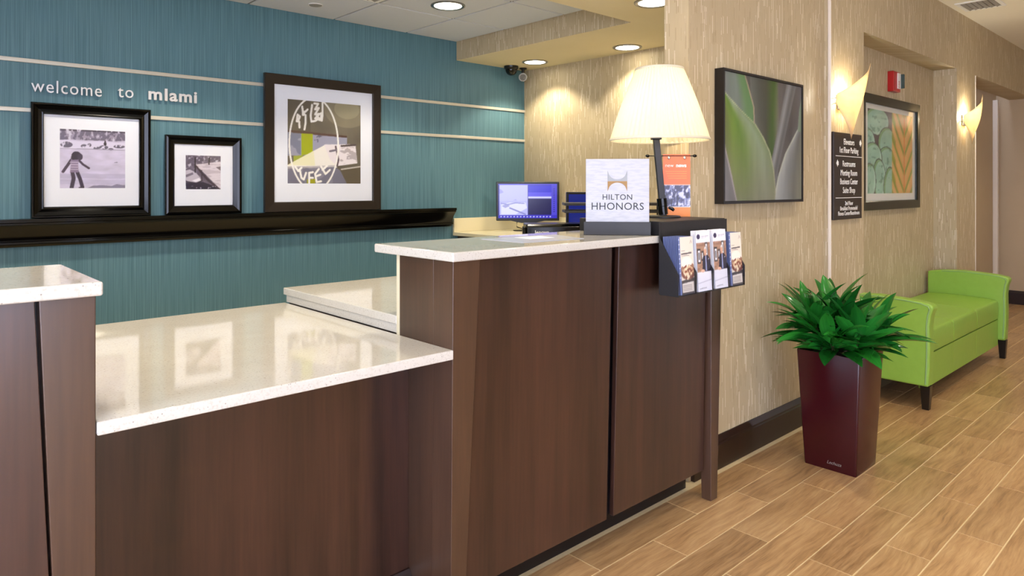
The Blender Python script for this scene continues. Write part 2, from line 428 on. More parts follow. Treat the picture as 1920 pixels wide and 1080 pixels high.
SS = 2
class Canvas:
    def __init__(s, nx, ny, bgc):
        s.nx, s.ny = nx, ny
        s.U, s.V = np.meshgrid((np.arange(nx*SS)+0.5)/(nx*SS), (np.arange(ny*SS)+0.5)/(ny*SS))
        s.a = np.ones(s.U.shape+(3,))*np.array(bgc, float)
    def put(s, m, c, al=1.0):
        m = (m.astype(float)*al)[...,None]; c = np.asarray(c, float)
        s.a = s.a*(1-m) + c*m
    def poly(s, pts, c, al=1.0): s.put(s.inpoly(pts), c, al)
    def inpoly(s, pts):
        r = np.zeros(s.U.shape, bool); n = len(pts)
        for i in range(n):
            x0,y0 = pts[i]; x1,y1 = pts[(i+1)%n]
            if y0 == y1: continue
            cnd = ((y0 > s.V) != (y1 > s.V)) & (s.U < (x1-x0)*(s.V-y0)/(y1-y0)+x0)
            r ^= cnd
        return r
    def ell(s, cx, cy, rx, ry, rot=0.0):
        x = s.U-cx; y = s.V-cy; c,q = math.cos(rot), math.sin(rot)
        return ((x*c+y*q)/rx)**2 + ((-x*q+y*c)/ry)**2
    def ellipse(s, cx, cy, rx, ry, c, rot=0.0, al=1.0): s.put(s.ell(cx,cy,rx,ry,rot) < 1, c, al)
    def stroke(s, pts, wdt, c, al=1.0, asp=1.0):
        d = np.full(s.U.shape, 9.0)
        for (x0,y0),(x1,y1) in zip(pts[:-1], pts[1:]):
            dx, dy = (x1-x0), (y1-y0)*asp; l2 = dx*dx+dy*dy+1e-12
            t = np.clip(((s.U-x0)*dx+(s.V-y0)*asp*dy)/l2, 0, 1)
            d = np.minimum(d, np.hypot(s.U-x0-t*dx, (s.V-y0)*asp-t*dy))
        s.put(d < wdt, c, al)
    def noise(s, fx, fy, seed=0, oct=3):
        rs = np.random.RandomState(seed); out = np.zeros(s.U.shape); amp = 1; tot = 0
        for o in range(oct):
            gx, gy = int(fx*2**o)+2, int(fy*2**o)+2
            g = rs.rand(gy+1, gx+1); x = s.U*(gx-1); y = s.V*(gy-1)
            xi = x.astype(int); yi = y.astype(int); fxx = x-xi; fyy = y-yi
            v = (g[yi,xi]*(1-fxx)+g[yi,xi+1]*fxx)*(1-fyy)+(g[yi+1,xi]*(1-fxx)+g[yi+1,xi+1]*fxx)*fyy
            out += v*amp; tot += amp; amp *= 0.5
        return out/tot
    def shade(s, f): s.a = np.clip(s.a*f[...,None], 0, 255)
    def leaf(s, ctrl, cols, edge=None):
        """ctrl: rows (v, xl, xr); cols: colours across the leaf"""
        ctrl = sorted(ctrl); v = [c[0] for c in ctrl]
        xl = np.interp(s.V, v, [c[1] for c in ctrl]); xr = np.interp(s.V, v, [c[2] for c in ctrl])
        m = (s.U > xl) & (s.U < xr) & (s.V >= v[0]) & (s.V <= v[-1])
        t = np.clip((s.U-xl)/np.maximum(xr-xl,1e-6), 0, 1)
        k = np.linspace(0,1,len(cols)); c = np.stack([np.interp(t,k,[q[i] for q in cols]) for i in range(3)],-1)
        mm = m[...,None].astype(float); s.a = s.a*(1-mm)+c*mm
        if edge:
            s.put(m & (np.minimum(s.U-xl, 9) < edge[1]) & (edge[2] in 'lb'), edge[0], 0.8)
            s.put(m & (np.minimum(xr-s.U, 9) < edge[1]) & (edge[2] in 'rb'), edge[0], 0.8)
    def mesh(s, name, x0, x1, z0, z1, y):
        a = s.a.reshape(s.ny,SS,s.nx,SS,3).mean((1,3)); a = np.clip(a,0,255)/255.0
        a = np.where(a <= 0.04045, a/12.92, ((a+0.055)/1.055)**2.4)
        xs = np.linspace(x0,x1,s.nx); zs = np.linspace(z0,z1,s.ny)
        X,Z = np.meshgrid(xs,zs); vs = np.stack([X,np.full_like(X,y),Z],-1).reshape(-1,3)
        i = np.arange(s.nx*s.ny).reshape(s.ny,s.nx)
        fs = np.stack([i[:-1,:-1],i[:-1,1:],i[1:,1:],i[1:,:-1]],-1).reshape(-1,4)
        me = bpy.data.meshes.new(name); me.from_pydata(vs.tolist(), [], fs.tolist()); me.update()
        at = me.color_attributes.new('print','FLOAT_COLOR','POINT')
        rgba = np.ones((s.nx*s.ny,4)); rgba[:,:3] = a.reshape(-1,3)
        at.data.foreach_set('color', rgba.ravel())
        return me

# ================================================================== THE SETTING
YW, YP, YN = 1.79, 1.755, 1.932           # picture wall, proud pilasters, niche back
YT, XT = 4.44, 4.24                       # teal wall, tan side wall
ZS, ZT, ZL = 2.40, 2.55, 2.875            # soffit, tiled ceiling, lobby ceiling
XL = -1.6                                 # how far things run on to the left
XE = 9.75                                 # end of the corridor

# floor: grout bed and single tiles
TW, TL, G = 0.15552, 0.6257, 0.0034
fl = struct('floor', MB().box(XL-2, 11.5, -3.6, 5.2, -0.06, -0.0016), M['grout'], 'wood-look porcelain tile floor with cream grout lines', 'floor')
def tile_mesh(x0, x1, y0, y1):
    mb = MB(); e = 0.0012
    mb.hexa([(x0,y0),(x1,y0),(x1,y1),(x0,y1)], -0.006, [(x0+e,y0+e),(x1-e,y0+e),(x1-e,y1-e),(x0+e,y1-e)], 0.0)
    return mb
full = tile_mesh(-TL/2+G/2, TL/2-G/2, -TW/2+G/2, TW/2-G/2).mesh('tile'); full.materials.append(M['tile'])
R0 = 1.4306                                 # a lengthwise joint (second row line in front of the desk)
rest = MB(); ntile = 0
for k in range(-20, 6):
    ya = 1.7453 + (k-1)*TW; yc = ya + TW/2      # the row between the joints ya and ya+TW
    off = 2.5203 if (k % 2 == 0) else 2.5203 + TL/2
    for j in range(-8, 14):
        xc = off + (j+0.5)*TL
        if xc > XE+0.4 or xc < XL-1.6: continue
        if yc > 1.77 and xc < 6.4: continue
        if yc > 2.2: continue
        inview = yc > 0.188*xc-0.75 and xc > 0.6 and yc > -0.3
        if inview and ntile < 290:
            o = bpy.data.objects.new('tile', full); C.objects.link(o); o.parent = fl; o.location = (xc,yc,0); ntile += 1
        else:
            t = tile_mesh(xc-TL/2+G/2, xc+TL/2-G/2, yc-TW/2+G/2, yc+TW/2-G/2); rest.add(t.v, t.f)
ro = obj('tile_field', rest, M['tile'], fl); ro['kind'] = 'stuff'

# teal back wall, tan side wall
struct('wall_back', MB().box(-1.82, XT+0.1, YT, YT+0.1, 0, 3.0), M['teal'], 'teal wall with fine vertical streaks behind the reception desk', 'wall')
struct('wall_side', MB().box(XT, XT+0.1, YN+0.06, YT, 0, 3.0), M['tan'], 'beige dashed wallpaper wall beside the desk monitors', 'wall')
# picture wall (its end faces the desk), proud pilasters, niche, header
struct('wall_right', MB().box(2.762, 4.232, YW, 1.923, 0, 3.0), M['tan'], 'beige dashed wall carrying the green leaf picture', 'wall')
cw = MB()
cw.box(4.232, 4.754, YP, YN+0.05, 0, 3.0)
cw.box(6.802, 7.377, YP, YN+0.05, 0, 3.0)
cw.box(4.754, 6.802, YN, YN+0.05, 0, 2.385)
cw.box(4.754, 6.802, YP, YN+0.05, 2.385, 3.0)
cw.box(7.377, XE+0.2, YP, YN+0.05, 2.385, 3.0)
struct('wall_corridor', cw, M['tan'], 'beige corridor wall with a shallow niche and two pilasters', 'wall')
struct('wall_alcove', MB().box(7.3, XE+0.2, 2.11, 2.2, 0, 3.0), M['beige'], 'plain beige wall inside the corridor alcove', 'wall')
struct('wall_end', MB().box(XE, XE+0.1, -3.0, 2.11, 0, 3.0), M['beige'], 'beige wall closing the end of the corridor', 'wall')
struct('wall_jamb', MB().box(7.30, 7.377, YN+0.05, 2.11, 0, 3.0), M['beige'], 'beige return behind the far pilaster', 'wall')
struct('trim_1', MB().box(4.226, 4.236, YP-0.006, YP+0.012, 0.15, 2.87), M['paintwhite'], 'pale corner guard on the edge of the first pilaster', 'corner guard', 0.002)
struct('trim_2', MB().box(XE-0.16, XE-0.10, 2.06, 2.109, 0.15, 2.38), M['paintwhite'], 'pale vertical jamb in the far alcove corner', 'door jamb', 0.003)
struct('trim_3', MB().box(7.372, 7.380, YP-0.005, YP+0.014, 0.15, 2.385), M['paintwhite'], 'pale corner guard on the edge of the far pilaster', 'corner guard', 0.002)

def bb_profile(y): # front towards -y
    return [(y,0),(y-0.02,0),(y-0.02,0.118),(y-0.016,0.124),(y-0.016,0.132),(y-0.010,0.146),(y-0.006,0.158),(y,0.158)]
struct('baseboard_right', MB().prism(bb_profile(YW),'x',2.78,4.226), M['baseboard'], 'dark stained baseboard under the green leaf picture', 'baseboard')
bbm = MB().prism(bb_profile(YP),'x',4.24,4.754).prism(bb_profile(YN),'x',4.754,6.802).prism(bb_profile(YP),'x',6.802,7.370)
struct('baseboard_corridor', bbm, M['baseboard'], 'dark stained baseboard behind the green bench', 'baseboard')
struct('baseboard_end', MB().prism([(XE-0.02,0),(XE,0),(XE,0.158),(XE-0.008,0.158),(XE-0.02,0.13)],'y',-3.0,2.05), M['baseboard'], 'dark baseboard across the far end of the corridor', 'baseboard')
struct('baseboard_alcove', MB().prism(bb_profile(2.11),'x',7.38,9.58), M['baseboard'], 'dark baseboard inside the alcove', 'baseboard')

# metal reveal strips across the teal wall
for i, z in ((4, 2.028), (5, 1.766)):
    struct('trim_%d' % i, MB().box(XL, XT, YT-0.012, YT, z, z+0.022), M['metal'],
           ['upper pale metal strip running across the teal wall','lower pale metal strip running behind the framed pictures'][i-4], 'metal strip', 0.002)

# unseen lobby envelope, laid out to steer the light: daylight comes in through the glazed left side and a front bay
struct('wall_front', MB().box(0.9, XE+0.2, -3.6, -3.5, 0, ZL).box(-1.72, 0.9, -3.6, -3.5, 2.66, ZL).box(-1.72, 0.9, -3.6, -3.5, 0, 0.10), M['tan'], 'unseen beige lobby front wall around the glazed bay', 'wall')  # unseen; solid right part added to keep counter reflections darker there
wf = MB()
for x in (-1.72,-0.42,0.84): wf.box(x, x+0.06, -3.58, -3.52, 0.10, 2.66)
wo = struct('window_1', wf, M['blackmat'], 'glazed lobby front with dark mullions', 'window')
for x in (-1.66,-0.36): obj('pane', MB().box(x, x+1.2, -3.553, -3.547, 0.10, 2.66), M['glass'], wo)
struct('wall_left', MB().box(-1.82, -1.72, -3.6, 1.62, 2.66, ZL).box(-1.82, -1.72, -3.6, 1.62, 0, 0.10).box(-1.82, -1.72, 1.62, YT, 0, 3.0), M['tan'], 'unseen beige wall around the glazed left side of the lobby', 'wall')  # unseen; solid stretch beside the desk added to darken soffit face and teal wall
wf = MB()
for y in (-3.5,-2.2,-0.9,0.35,1.56): wf.box(-1.80, -1.74, y, y+0.06, 0.10, 2.66)
wo = struct('window_2', wf, M['blackmat'], 'tall glazed side of the lobby with dark mullions', 'window')
for y in (-3.44,-2.14,-0.84,0.41): obj('pane', MB().box(-1.773, -1.767, y, y+(1.15 if y > 0 else 1.24), 0.10, 2.66), M['glass'], wo)
# ceilings
struct('ceiling', MB().box(-1.82, XE+0.2, -3.6, YW+0.02, ZL, ZL+0.1), M['lobbyceil'], 'white painted ceiling over lobby and corridor', 'ceiling')
SX, SY = 3.475, 2.668       # inner corner of the raised tiled field
so = MB()
so.box(-1.72, 2.7615, YW, SY, ZS, 2.98).box(2.7615, XT, 1.9235, SY, ZS, 2.98).box(SX, XT, SY, YT, ZS, 2.98)
sof = struct('ceiling_soffit', so, [M['soffit'], M['tan']], 'low cream soffit wrapping around the tiled ceiling', 'ceiling')
for p in sof.data.polygons:
    if abs(p.normal.z) < 0.5: p.material_index = 1
cg = struct('ceiling_tiled', MB().box(-1.72, SX, SY, YT, ZT+0.02, ZT+0.1), M['panel'], 'raised field of white acoustic ceiling panels', 'ceiling')
GX0, GY0, GS = 2.372, 3.848, 0.61
xs = [-1.72]+[GX0+GS*i for i in range(-6,2)]+[SX]; ys = [SY]+[GY0+GS*j for j in range(-1,1)]+[YT]
for i in range(len(xs)-1):
    for j in range(len(ys)-1):
        if xs[i+1]-xs[i] < 0.02: continue
        g = 0.0075
        if i == 5+1 and j == 1: pass
        obj('ceiling_panel', MB().box(xs[i]+g, xs[i+1]-g, ys[j]+g, ys[j+1]-g, ZT, ZT+0.02), M['panel'], cg, bevel=0.003)
for x in xs[1:-1]: obj('tee_bar', MB().box(x-0.006, x+0.006, SY, YT, ZT+0.006, ZT+0.018), M['grid'], cg)
for y in ys[1:-1]: obj('tee_bar', MB().box(XL, SX, y-0.006, y+0.006, ZT+0.0065, ZT+0.0185), M['grid'], cg)

# ================================================================== LAMPS IN THE CEILINGS
def downlight(x, y, z, power, label, group, spot=118, col=WARM, r=0.085, blend=0.35):
    t = thing('downlight', label, 'ceiling light', (x,y,z), 0, group)
    obj('trim_ring', MB().lathe([(r+0.022,0.0),(r+0.022,-0.006),(r+0.014,-0.010),(r,-0.006),(r,0.0)], 40), M['steel'], t, smooth=True, local=True)
    obj('lens', MB().lathe([(0.0001,-0.004),(r,-0.004),(r,-0.001),(0.0001,-0.001)], 40), M['lens'], t, smooth=True, local=True)
    ld = bpy.data.lights.new('downlight_lamp','SPOT'); ld.energy = power; ld.color = col; ld.spot_size = math.radians(spot); ld.spot_blend = blend; ld.shadow_soft_size = 0.06
    lo = bpy.data.objects.new('downlight_lamp', ld); C.objects.link(lo); lo.parent = t; lo.location = (0,0,-0.02)
    return t
downlight(3.99, 4.05, ZS, P_SOFFIT, 'round recessed downlight beside the security cameras', 'downlights')
downlight(4.07, 3.16, ZS, P_SOFFIT, 'round recessed downlight along the beige side wall', 'downlights')
downlight(3.185, 2.29, ZS, P_SOFFIT, 'round recessed downlight in the soffit above the table lamp', 'downlights')
downlight(2.73, 3.578, ZT, P_TILE, 'round recessed downlight in a white acoustic ceiling panel', 'downlights', r=0.09)
for x in (1.15, -0.4):
    downlight(x, 3.60, ZT, P_TILE, 'round recessed downlight in the tiled ceiling out of view', 'downlights over the desk', r=0.09)
for x in (1.7, 0.2, -1.2):
    downlight(x, 2.25, ZS, P_SOFFIT, 'round recessed downlight in the soffit over the desk front', 'downlights over the desk')
for x in (-1.0, 0.4, 2.2, 4.0):
    for y in (-2.2, -0.6):
        downlight(x, y, ZL, P_LOBBY, 'round recessed downlight in the lobby ceiling', 'downlights in the lobby', spot=125, col=NEUTRAL, blend=0.8)
for x in (3.1, 4.9, 6.7, 8.5):
    downlight(x, 0.85, ZL, P_CORR, 'round recessed downlight in the corridor ceiling', 'downlights in the corridor', spot=112, col=WARM, blend=0.8)

t = thing('sprinkler_cover', 'small white concealed sprinkler disc in an acoustic panel', 'sprinkler', (2.089,4.15,ZT))
obj('cover_plate', MB().lathe([(0.0001,-0.006),(0.038,-0.006),(0.042,-0.003),(0.042,0.0)], 28), M['inkgrey'], t, smooth=True, local=True)
obj('rim', MB().lathe([(0.043,0),(0.043,-0.004),(0.047,-0.004),(0.047,0)], 28, closed=True), M['white'], t, smooth=True, local=True)
def vent(label, x0, x1, y0, y1, z, n, along='x'):
    t = thing('ceiling_vent', label, 'air vent', ((x0+x1)/2,(y0+y1)/2,z), 0, 'ceiling vents')
    fr = MB(); f = 0.03
    for a in ((x0,x1,y0,y0+f),(x0,x1,y1-f,y1),(x0,x0+f,y0+f,y1-f),(x1-f,x1,y0+f,y1-f)): fr.box(*a, z-0.008, z)
    obj('frame', fr, M['white'], t, bevel=0.002)
    obj('duct_backing', MB().box(x0+f,x1-f,y0+f,y1-f,z-0.002,z), M['kick'], t)
    for k in range(n):
        if along == 'x':
            c = y0+f+(k+0.5)*(y1-y0-2*f)/n; h = (y1-y0-2*f)/n*0.3
            mb = MB().add([(x0+f,c-h,z-0.003),(x1-f,c-h,z-0.003),(x1-f,c+h,z-0.013),(x0+f,c+h,z-0.013),(x0+f,c-h,z-0.0015),(x1-f,c-h,z-0.0015),(x1-f,c+h,z-0.0115),(x0+f,c+h,z-0.0115)],
                          [(3,2,1,0),(4,5,6,7),(0,1,5,4),(1,2,6,5),(2,3,7,6),(3,0,4,7)])
        else:
            c = x0+f+(k+0.5)*(x1-x0-2*f)/n; h = (x1-x0-2*f)/n*0.3
            mb = MB().add([(c-h,y0+f,z-0.003),(c-h,y1-f,z-0.003),(c+h,y1-f,z-0.013),(c+h,y0+f,z-0.013),(c-h,y0+f,z-0.0015),(c-h,y1-f,z-0.0015),(c+h,y1-f,z-0.0115),(c+h,y0+f,z-0.0115)],
                          [(3,2,1,0),(4,5,6,7),(0,1,5,4),(1,2,6,5),(2,3,7,6),(3,0,4,7)])
        obj('slat', mb, M['inkgrey'], t)
vent('white slatted air vent in the corridor ceiling by the wall', 6.52, 6.86, 1.41, 1.70, ZL, 6, 'x')
vent('dark slatted air vent between the acoustic ceiling panels', 1.785, 2.35, 3.26, 3.82, ZT, 10, 'y')

# ================================================================== RECEPTION DESK
ZH, ZHB = 1.177, 1.148      # high counter top / underside
ZLO, ZLOB = 0.887, 0.858    # low counter
def taper_post(mb, xb0, xb1, xt0, xt1, y0, y1b, y1t, z0, z1):
    return mb.hexa([(xb0,y0),(xb1,y0),(xb1,y1b),(xb0,y1b)], z0, [(xt0,y0),(xt1,y0),(xt1,y1t),(xt0,y1t)], z1)
t = thing('reception_counter', 'tall dark wood reception counter with tapered post and leg holding the brochure rack', 'counter', (1.95,1.75,0))
obj('carcass', MB().box(1.262,2.655,1.68,1.895,0.13,ZHB-0.001), M['wood'], t)
obj('corner_post', taper_post(MB(),1.240,1.288,1.250,1.354,1.613,1.71,1.711,0.0,ZHB-0.001), M['wood2'], t, bevel=0.002)
obj('side_panel', MB().box(1.250,1.261,1.7115,1.897,0.0,ZHB-0.001), M['wood2'], t, bevel=0.001)
obj('back_edge', MB().box(1.2502,2.655,1.8975,1.915,0.0,ZHB-0.001), M['cream'], t)
for x0b,x0t,x1b,x1t in ((1.292,1.358,1.994,2.009),(2.033,2.049,2.650,2.652)):
    mb = MB().add([(x0b,1.644,0.13),(x1b,1.644,0.13),(x1b,1.664,0.13),(x0b,1.664,0.13),(x0t,1.630,ZHB-0.002),(x1t,1.630,ZHB-0.002),(x1t,1.650,ZHB-0.002),(x0t,1.650,ZHB-0.002)],
                  [(3,2,1,0),(4,5,6,7),(0,1,5,4),(1,2,6,5),(2,3,7,6),(3,0,4,7)])
    obj('front_panel', mb, M['wood'], t, bevel=0.0015)
obj('reveal_strip', MB().box(1.99,2.055,1.666,1.679,0.13,ZHB-0.002), M['kick'], t)
obj('toe_kick', MB().box(1.29,2.70,1.765,1.79,0.0,0.13), M['kick'], t)
obj('leg', taper_post(MB(),2.662,2.714,2.667,2.757,1.613,1.66,1.70,0.0,ZHB-0.001), M['wood2'], t, bevel=0.003)

tag(obj('stone_countertop', MB().box(1.230,2.263,1.588,2.022,ZHB,ZH), M['stone'], bevel=0.005, origin=(1.7,1.8,ZHB)), 'cream stone top on the tall counter with the rewards sign', 'countertop')

t = thing('reception_counter', 'tall brown wood reception counter with a dark groove beside its tapered end post', 'counter', (-0.6,1.75,0))
obj('carcass', MB().box(XL,0.322,1.68,1.895,0.0,ZHB-0.001), M['wood'], t)
obj('corner_post', taper_post(MB(),0.276,0.328,0.231,0.328,1.613,1.71,1.711,0.0,ZHB-0.001), M['wood2'], t, bevel=0.002)
mb = MB().add([(XL,1.618,0.1),(0.270,1.618,0.1),(0.270,1.64,0.1),(XL,1.64,0.1),(XL,1.618,ZHB-0.002),(0.2245,1.618,ZHB-0.002),(0.2245,1.64,ZHB-0.002),(XL,1.64,ZHB-0.002)],
              [(3,2,1,0),(4,5,6,7),(0,1,5,4),(1,2,6,5),(2,3,7,6),(3,0,4,7)])
obj('front_panel', mb, M['wood'], t, bevel=0.0015)
obj('reveal_strip', MB().box(0.18,0.30,1.66,1.679,0.02,ZHB-0.002), M['kick'], t)
obj('side_panel', MB().box(0.3225,0.328,1.7115,1.895,0.0,ZHB-0.001), M['wood2'], t)
tag(obj('stone_countertop', MB().box(XL,0.336,1.585,2.012,ZHB,ZH), M['stone'], bevel=0.005, origin=(-0.6,1.8,ZHB)), 'cream stone top on the tall counter with the grooved post', 'countertop')

t = thing('low_counter', 'low dark wood counter recessed between the two tall counters', 'counter', (0.79,1.85,0))
obj('front_panel', MB().box(0.329,1.249,1.845,1.865,0.0,ZLOB-0.001), M['wood'], t)
obj('carcass', MB().box(0.329,1.249,1.866,2.70,0.0,ZLOB-0.001), M['laminate'], t)
obj('base_moulding', MB().prism([(1.845,0),(1.825,0),(1.825,0.13),(1.832,0.14),(1.838,0.15),(1.845,0.15)],'x',0.329,1.249), M['baseboard'], t)
tag(obj('stone_countertop', MB().box(0.3295,1.2485,1.608,2.75,ZLOB,ZLO), M['stone'], bevel=0.004, origin=(0.79,2.1,ZLOB)), 'low wide cream stone counter reflecting the picture frames', 'countertop')

t = thing('work_counter', 'cream work counter with a stepped stone edge behind the tall counter', 'counter', (1.95,2.35,0))
obj('stone_slab', MB().box(1.249,2.72,1.916,2.77,0.917,0.946), M['stone'], t, bevel=0.003)
obj('riser', MB().box(1.256,2.70,1.918,2.755,ZLO+0.0005,0.917), M['stone'], t, bevel=0.001)
obj('cabinet', MB().box(1.262,2.70,1.92,2.74,0,ZLO), M['laminate'], t)

# loose sheet on the tall counter
sh = MB().hexa([(1.617,1.701),(1.917,1.688),(1.98,1.898),(1.621,1.926)], ZH+0.0003, [(1.617,1.701),(1.917,1.688),(1.98,1.898),(1.621,1.926)], ZH+0.0016)
cv = plain('pale_blue_sheet',(196,202,216),0.18)
t = thing('counter_mat', 'thin pale grey-blue laminated sheet lying on the tall counter', 'desk mat', (1.78,1.80,ZH))
obj('sheet', sh, cv, t)
obj('printed_patch', MB().hexa([(1.74,1.79),(1.86,1.785),(1.88,1.88),(1.75,1.885)], ZH+0.0016, [(1.74,1.79),(1.86,1.785),(1.88,1.88),(1.75,1.885)], ZH+0.0019), M['paper'], t)

# ---- black display box with brochure rack at the counter end
t = thing('brochure_display', 'black display box with a four pocket brochure rack on the counter end', 'display stand', (2.48,1.75,1.0))
obj('box', MB().box(2.264,2.722,1.580,2.02,1.1485,1.232), M['blackmat'], t, bevel=0.003)
obj('back_plate', MB().box(2.232,2.726,1.574,1.5795,0.952,1.229), M['blackmat'], t)
RY0 = 1.489
sp = [(1.574,1.17),(1.574,0.951),(RY0,0.951),(RY0,1.034)]
for i in range(5):
    x = 2.230 + i*0.1238
    obj('divider' if 0 < i < 4 else 'side_panel', MB().prism(sp,'x',x-0.0012,x+0.0012), M['blackmat'], t)
obj('base_shelf', MB().box(2.230,2.7265,RY0,1.574,0.949,0.952), M['blackmat'], t)
obj('clear_lip', MB().box(2.231,2.7255,RY0-0.0022,RY0-0.0003,0.951,1.036), M['acrylic'], t)

# brochures, each one a thing
def brochure_print(kind):
    if kind == 'cream':
        c = Canvas(40, 92, (232,222,206))
        c.poly([(0,0),(1,0),(1,.28),(0,.24)], (66,58,56))
        c.ellipse(.6,.40,.52,.15,(150,110,84)); c.ellipse(.52,.55,.36,.1,(244,236,222)); c.ellipse(.6,.40,.34,.09,(206,170,130))
        n = c.noise(12,22,5); c.put((c.ell(.6,.38,.45,.13) < 1) & (n > .55), (120,60,44)); c.put((c.ell(.6,.38,.45,.13) < 1) & (n < .42), (238,222,190))
        c.poly([(.16,.04),(.94,.04),(.94,.215),(.16,.195)], (226,218,206))
        for v in (.07,.10,.13,.16): c.stroke([(.22,v),(.8,v)], .012, (150,140,134), asp=2.3)
        c.stroke([(.2,.70),(.85,.71)], .03, (90,84,84), asp=2.3); c.stroke([(.2,.665),(.7,.67)], .012, (150,140,134), asp=2.3); c.stroke([(.2,.755),(.42,.757)], .014, (160,150,140), asp=2.3)
        c.stroke([(.8,.88),(.86,.93),(.92,.88)], .02, (190,180,170), asp=2.3)
        c.poly([(0,0),(.12,0),(.12,1),(0,1)], (108,124,176))
        for v in np.linspace(.3,.95,9): c.ellipse(.06,v,.03,.012,(220,226,240))
    else:
        c = Canvas(44, 92, (240,240,246))
        c.poly([(0,.32),(1,.32),(1,.80),(0,.80)], (150,112,90))
        n = c.noise(3,40,8); c.put((c.V > .32) & (c.V < .80) & (n > .5), (172,134,108))
        for a,b,d,e in ((.06,.46,.3,.70),(.34,.50,.5,.66),(.62,.56,.82,.80)):
            c.poly([(a,b),(d,b),(d,e),(a,e)], (28,24,24)); c.poly([(a+.04,b+.025),(d-.04,b+.025),(d-.04,e-.025),(a+.04,e-.025)], (222,222,226)); c.poly([(a+.08,b+.06),(d-.08,b+.06),(d-.08,e-.06),(a+.08,e-.06)], (90,90,96))
        c.poly([(.36,.32),(1,.32),(1,.50),(.86,.565),(.74,.59),(.56,.59),(.42,.55)], (34,26,44))
        c.poly([(.60,.33),(.70,.33),(.68,.58),(.62,.58)], (150,160,205))
        c.ellipse(.63,.655,.085,.062,(214,168,140)); c.poly([(.58,.58),(.69,.58),(.69,.63),(.58,.63)], (206,160,134))
        c.put((c.ell(.63,.668,.09,.06) < 1) & (c.V > .69), (216,212,208))
        c.ellipse(.40,.335,.14,.025,(222,180,156))
        c.stroke([(.80,.52),(.88,.525)], .012, (225,225,232), asp=2.1)
        c.poly([(0,.0),(1,0),(1,.30),(0,.30)], (236,236,243)); c.poly([(0,.13),(1,.17),(1,.19),(0,.145)], (200,200,212)); c.stroke([(.12,.05),(.6,.055)], .012, (150,150,160), asp=2.1)
        c.ellipse(.18,.90,.12,.042,(46,34,74)); c.stroke([(.40,.90),(.9,.905)], .016, (190,190,204), asp=2.1); c.stroke([(.40,.875),(.75,.88)], .010, (200,200,212), asp=2.1)
    return c
PW, PH = 0.1, 0.222
for kind in ('cream','white'):
    h = PH if kind == 'cream' else 0.240
    body = MB().box(0,PW,0,0.0012,0,h).mesh('brochure_body')
    body.materials.append(M['bluepaper'] if kind == 'cream' else M['paper'])
    pm = brochure_print(kind).mesh('brochure_print', 0.0005, PW-0.0005, 0.0005, h-0.0005, -0.0003); pm.materials.append(M['printm'])
    pockets = (0,3) if kind == 'cream' else (1,2)
    for pk in pockets:
        n = 10 if kind == 'cream' else 4
        x0 = 2.230 + pk*0.1238
        lab = {0:'cream brochure with blue spine in the rack pocket against the counter',3:'cream brochure with blue spine in the outer end rack pocket',
               1:'white leaflet with a suited man, in the pocket next to the counter-side brochures',2:'white leaflet with a suited man, in the pocket next to the outer end brochures'}[pk]
        for k in range(n):
            yb = 1.4945 + k*0.0062                      # nearest first
            t = thing('brochure', lab if k == 0 else {0:'blue-edged brochure stacked behind the front one in the counter-side rack pocket',3:'blue-edged brochure stacked behind the front one in the outer end rack pocket',1:'white leaflet behind the front one next to the counter-side brochures',2:'white leaflet behind the front one next to the outer end brochures'}[pk], 'brochure', (x0+0.022-0.0016*k, yb, 0.9535), 0, 'brochures in the rack')
            t.rotation_euler = (-0.06, 0, 0)
            o = bpy.data.objects.new('folded_sheet', body); C.objects.link(o); o.parent = t
            if k == 0:
                o = bpy.data.objects.new('cover', pm); C.objects.link(o); o.parent = t

# ---- rewards sign
RZ = TH - math.pi/2           # faces the lobby diagonally
t = thing('counter_sign', 'white counter sign with a bronze H emblem standing in a black base', 'sign', (2.163,1.729,ZH+0.0003), RZ-0.13)
obj('base', MB().prism([(-0.02,0),(0.02,0),(0.02,0.052),(0.006,0.052),(0.006,0.046),(-0.006,0.046),(-0.006,0.052),(-0.02,0.052)],'x',-0.133,0.130), M['blackmat'], t, local=True, bevel=0.0015)
obj('panel', MB().box(-0.1245,0.1245,-0.005,0.005,0.0465,0.302), M['signsheet'], t, local=True, bevel=0.001)
# emblem: two waisted halves
def hhalf(sign):
    pts = [(-0.0385,0.0),(0.0385,0.0)]
    arc = [(0.0385,0.041)]+[(0.036*math.cos(a), 0.039-0.0335*math.sin(a)) for a in [math.pi*i/16 for i in range(1,16)]]+[(-0.0385,0.041)]
    return [(x, 0.214+sign*(z*1.0+0.0005)) for x,z in pts+arc]
for s, mt in ((1,M['silver']),(-1,M['bronze'])):
    mb = MB(); pr = hhalf(s); n = len(pr)
    # build as strips so the concave outline fills properly
    mb.prism(pr,'y',-0.0062,-0.005)
    obj('emblem_half', mb, mt, t, local=True)
text('lettering', 'HILTON', 0.031, M['ink'], t, (0,-0.0055,0.140), 0.0004, 0.0002, spacing=1.08)
text('lettering', 'HHONORS', 0.041, M['ink'], t, (0,-0.0055,0.100), 0.0004, 0.0001, spacing=1.05)

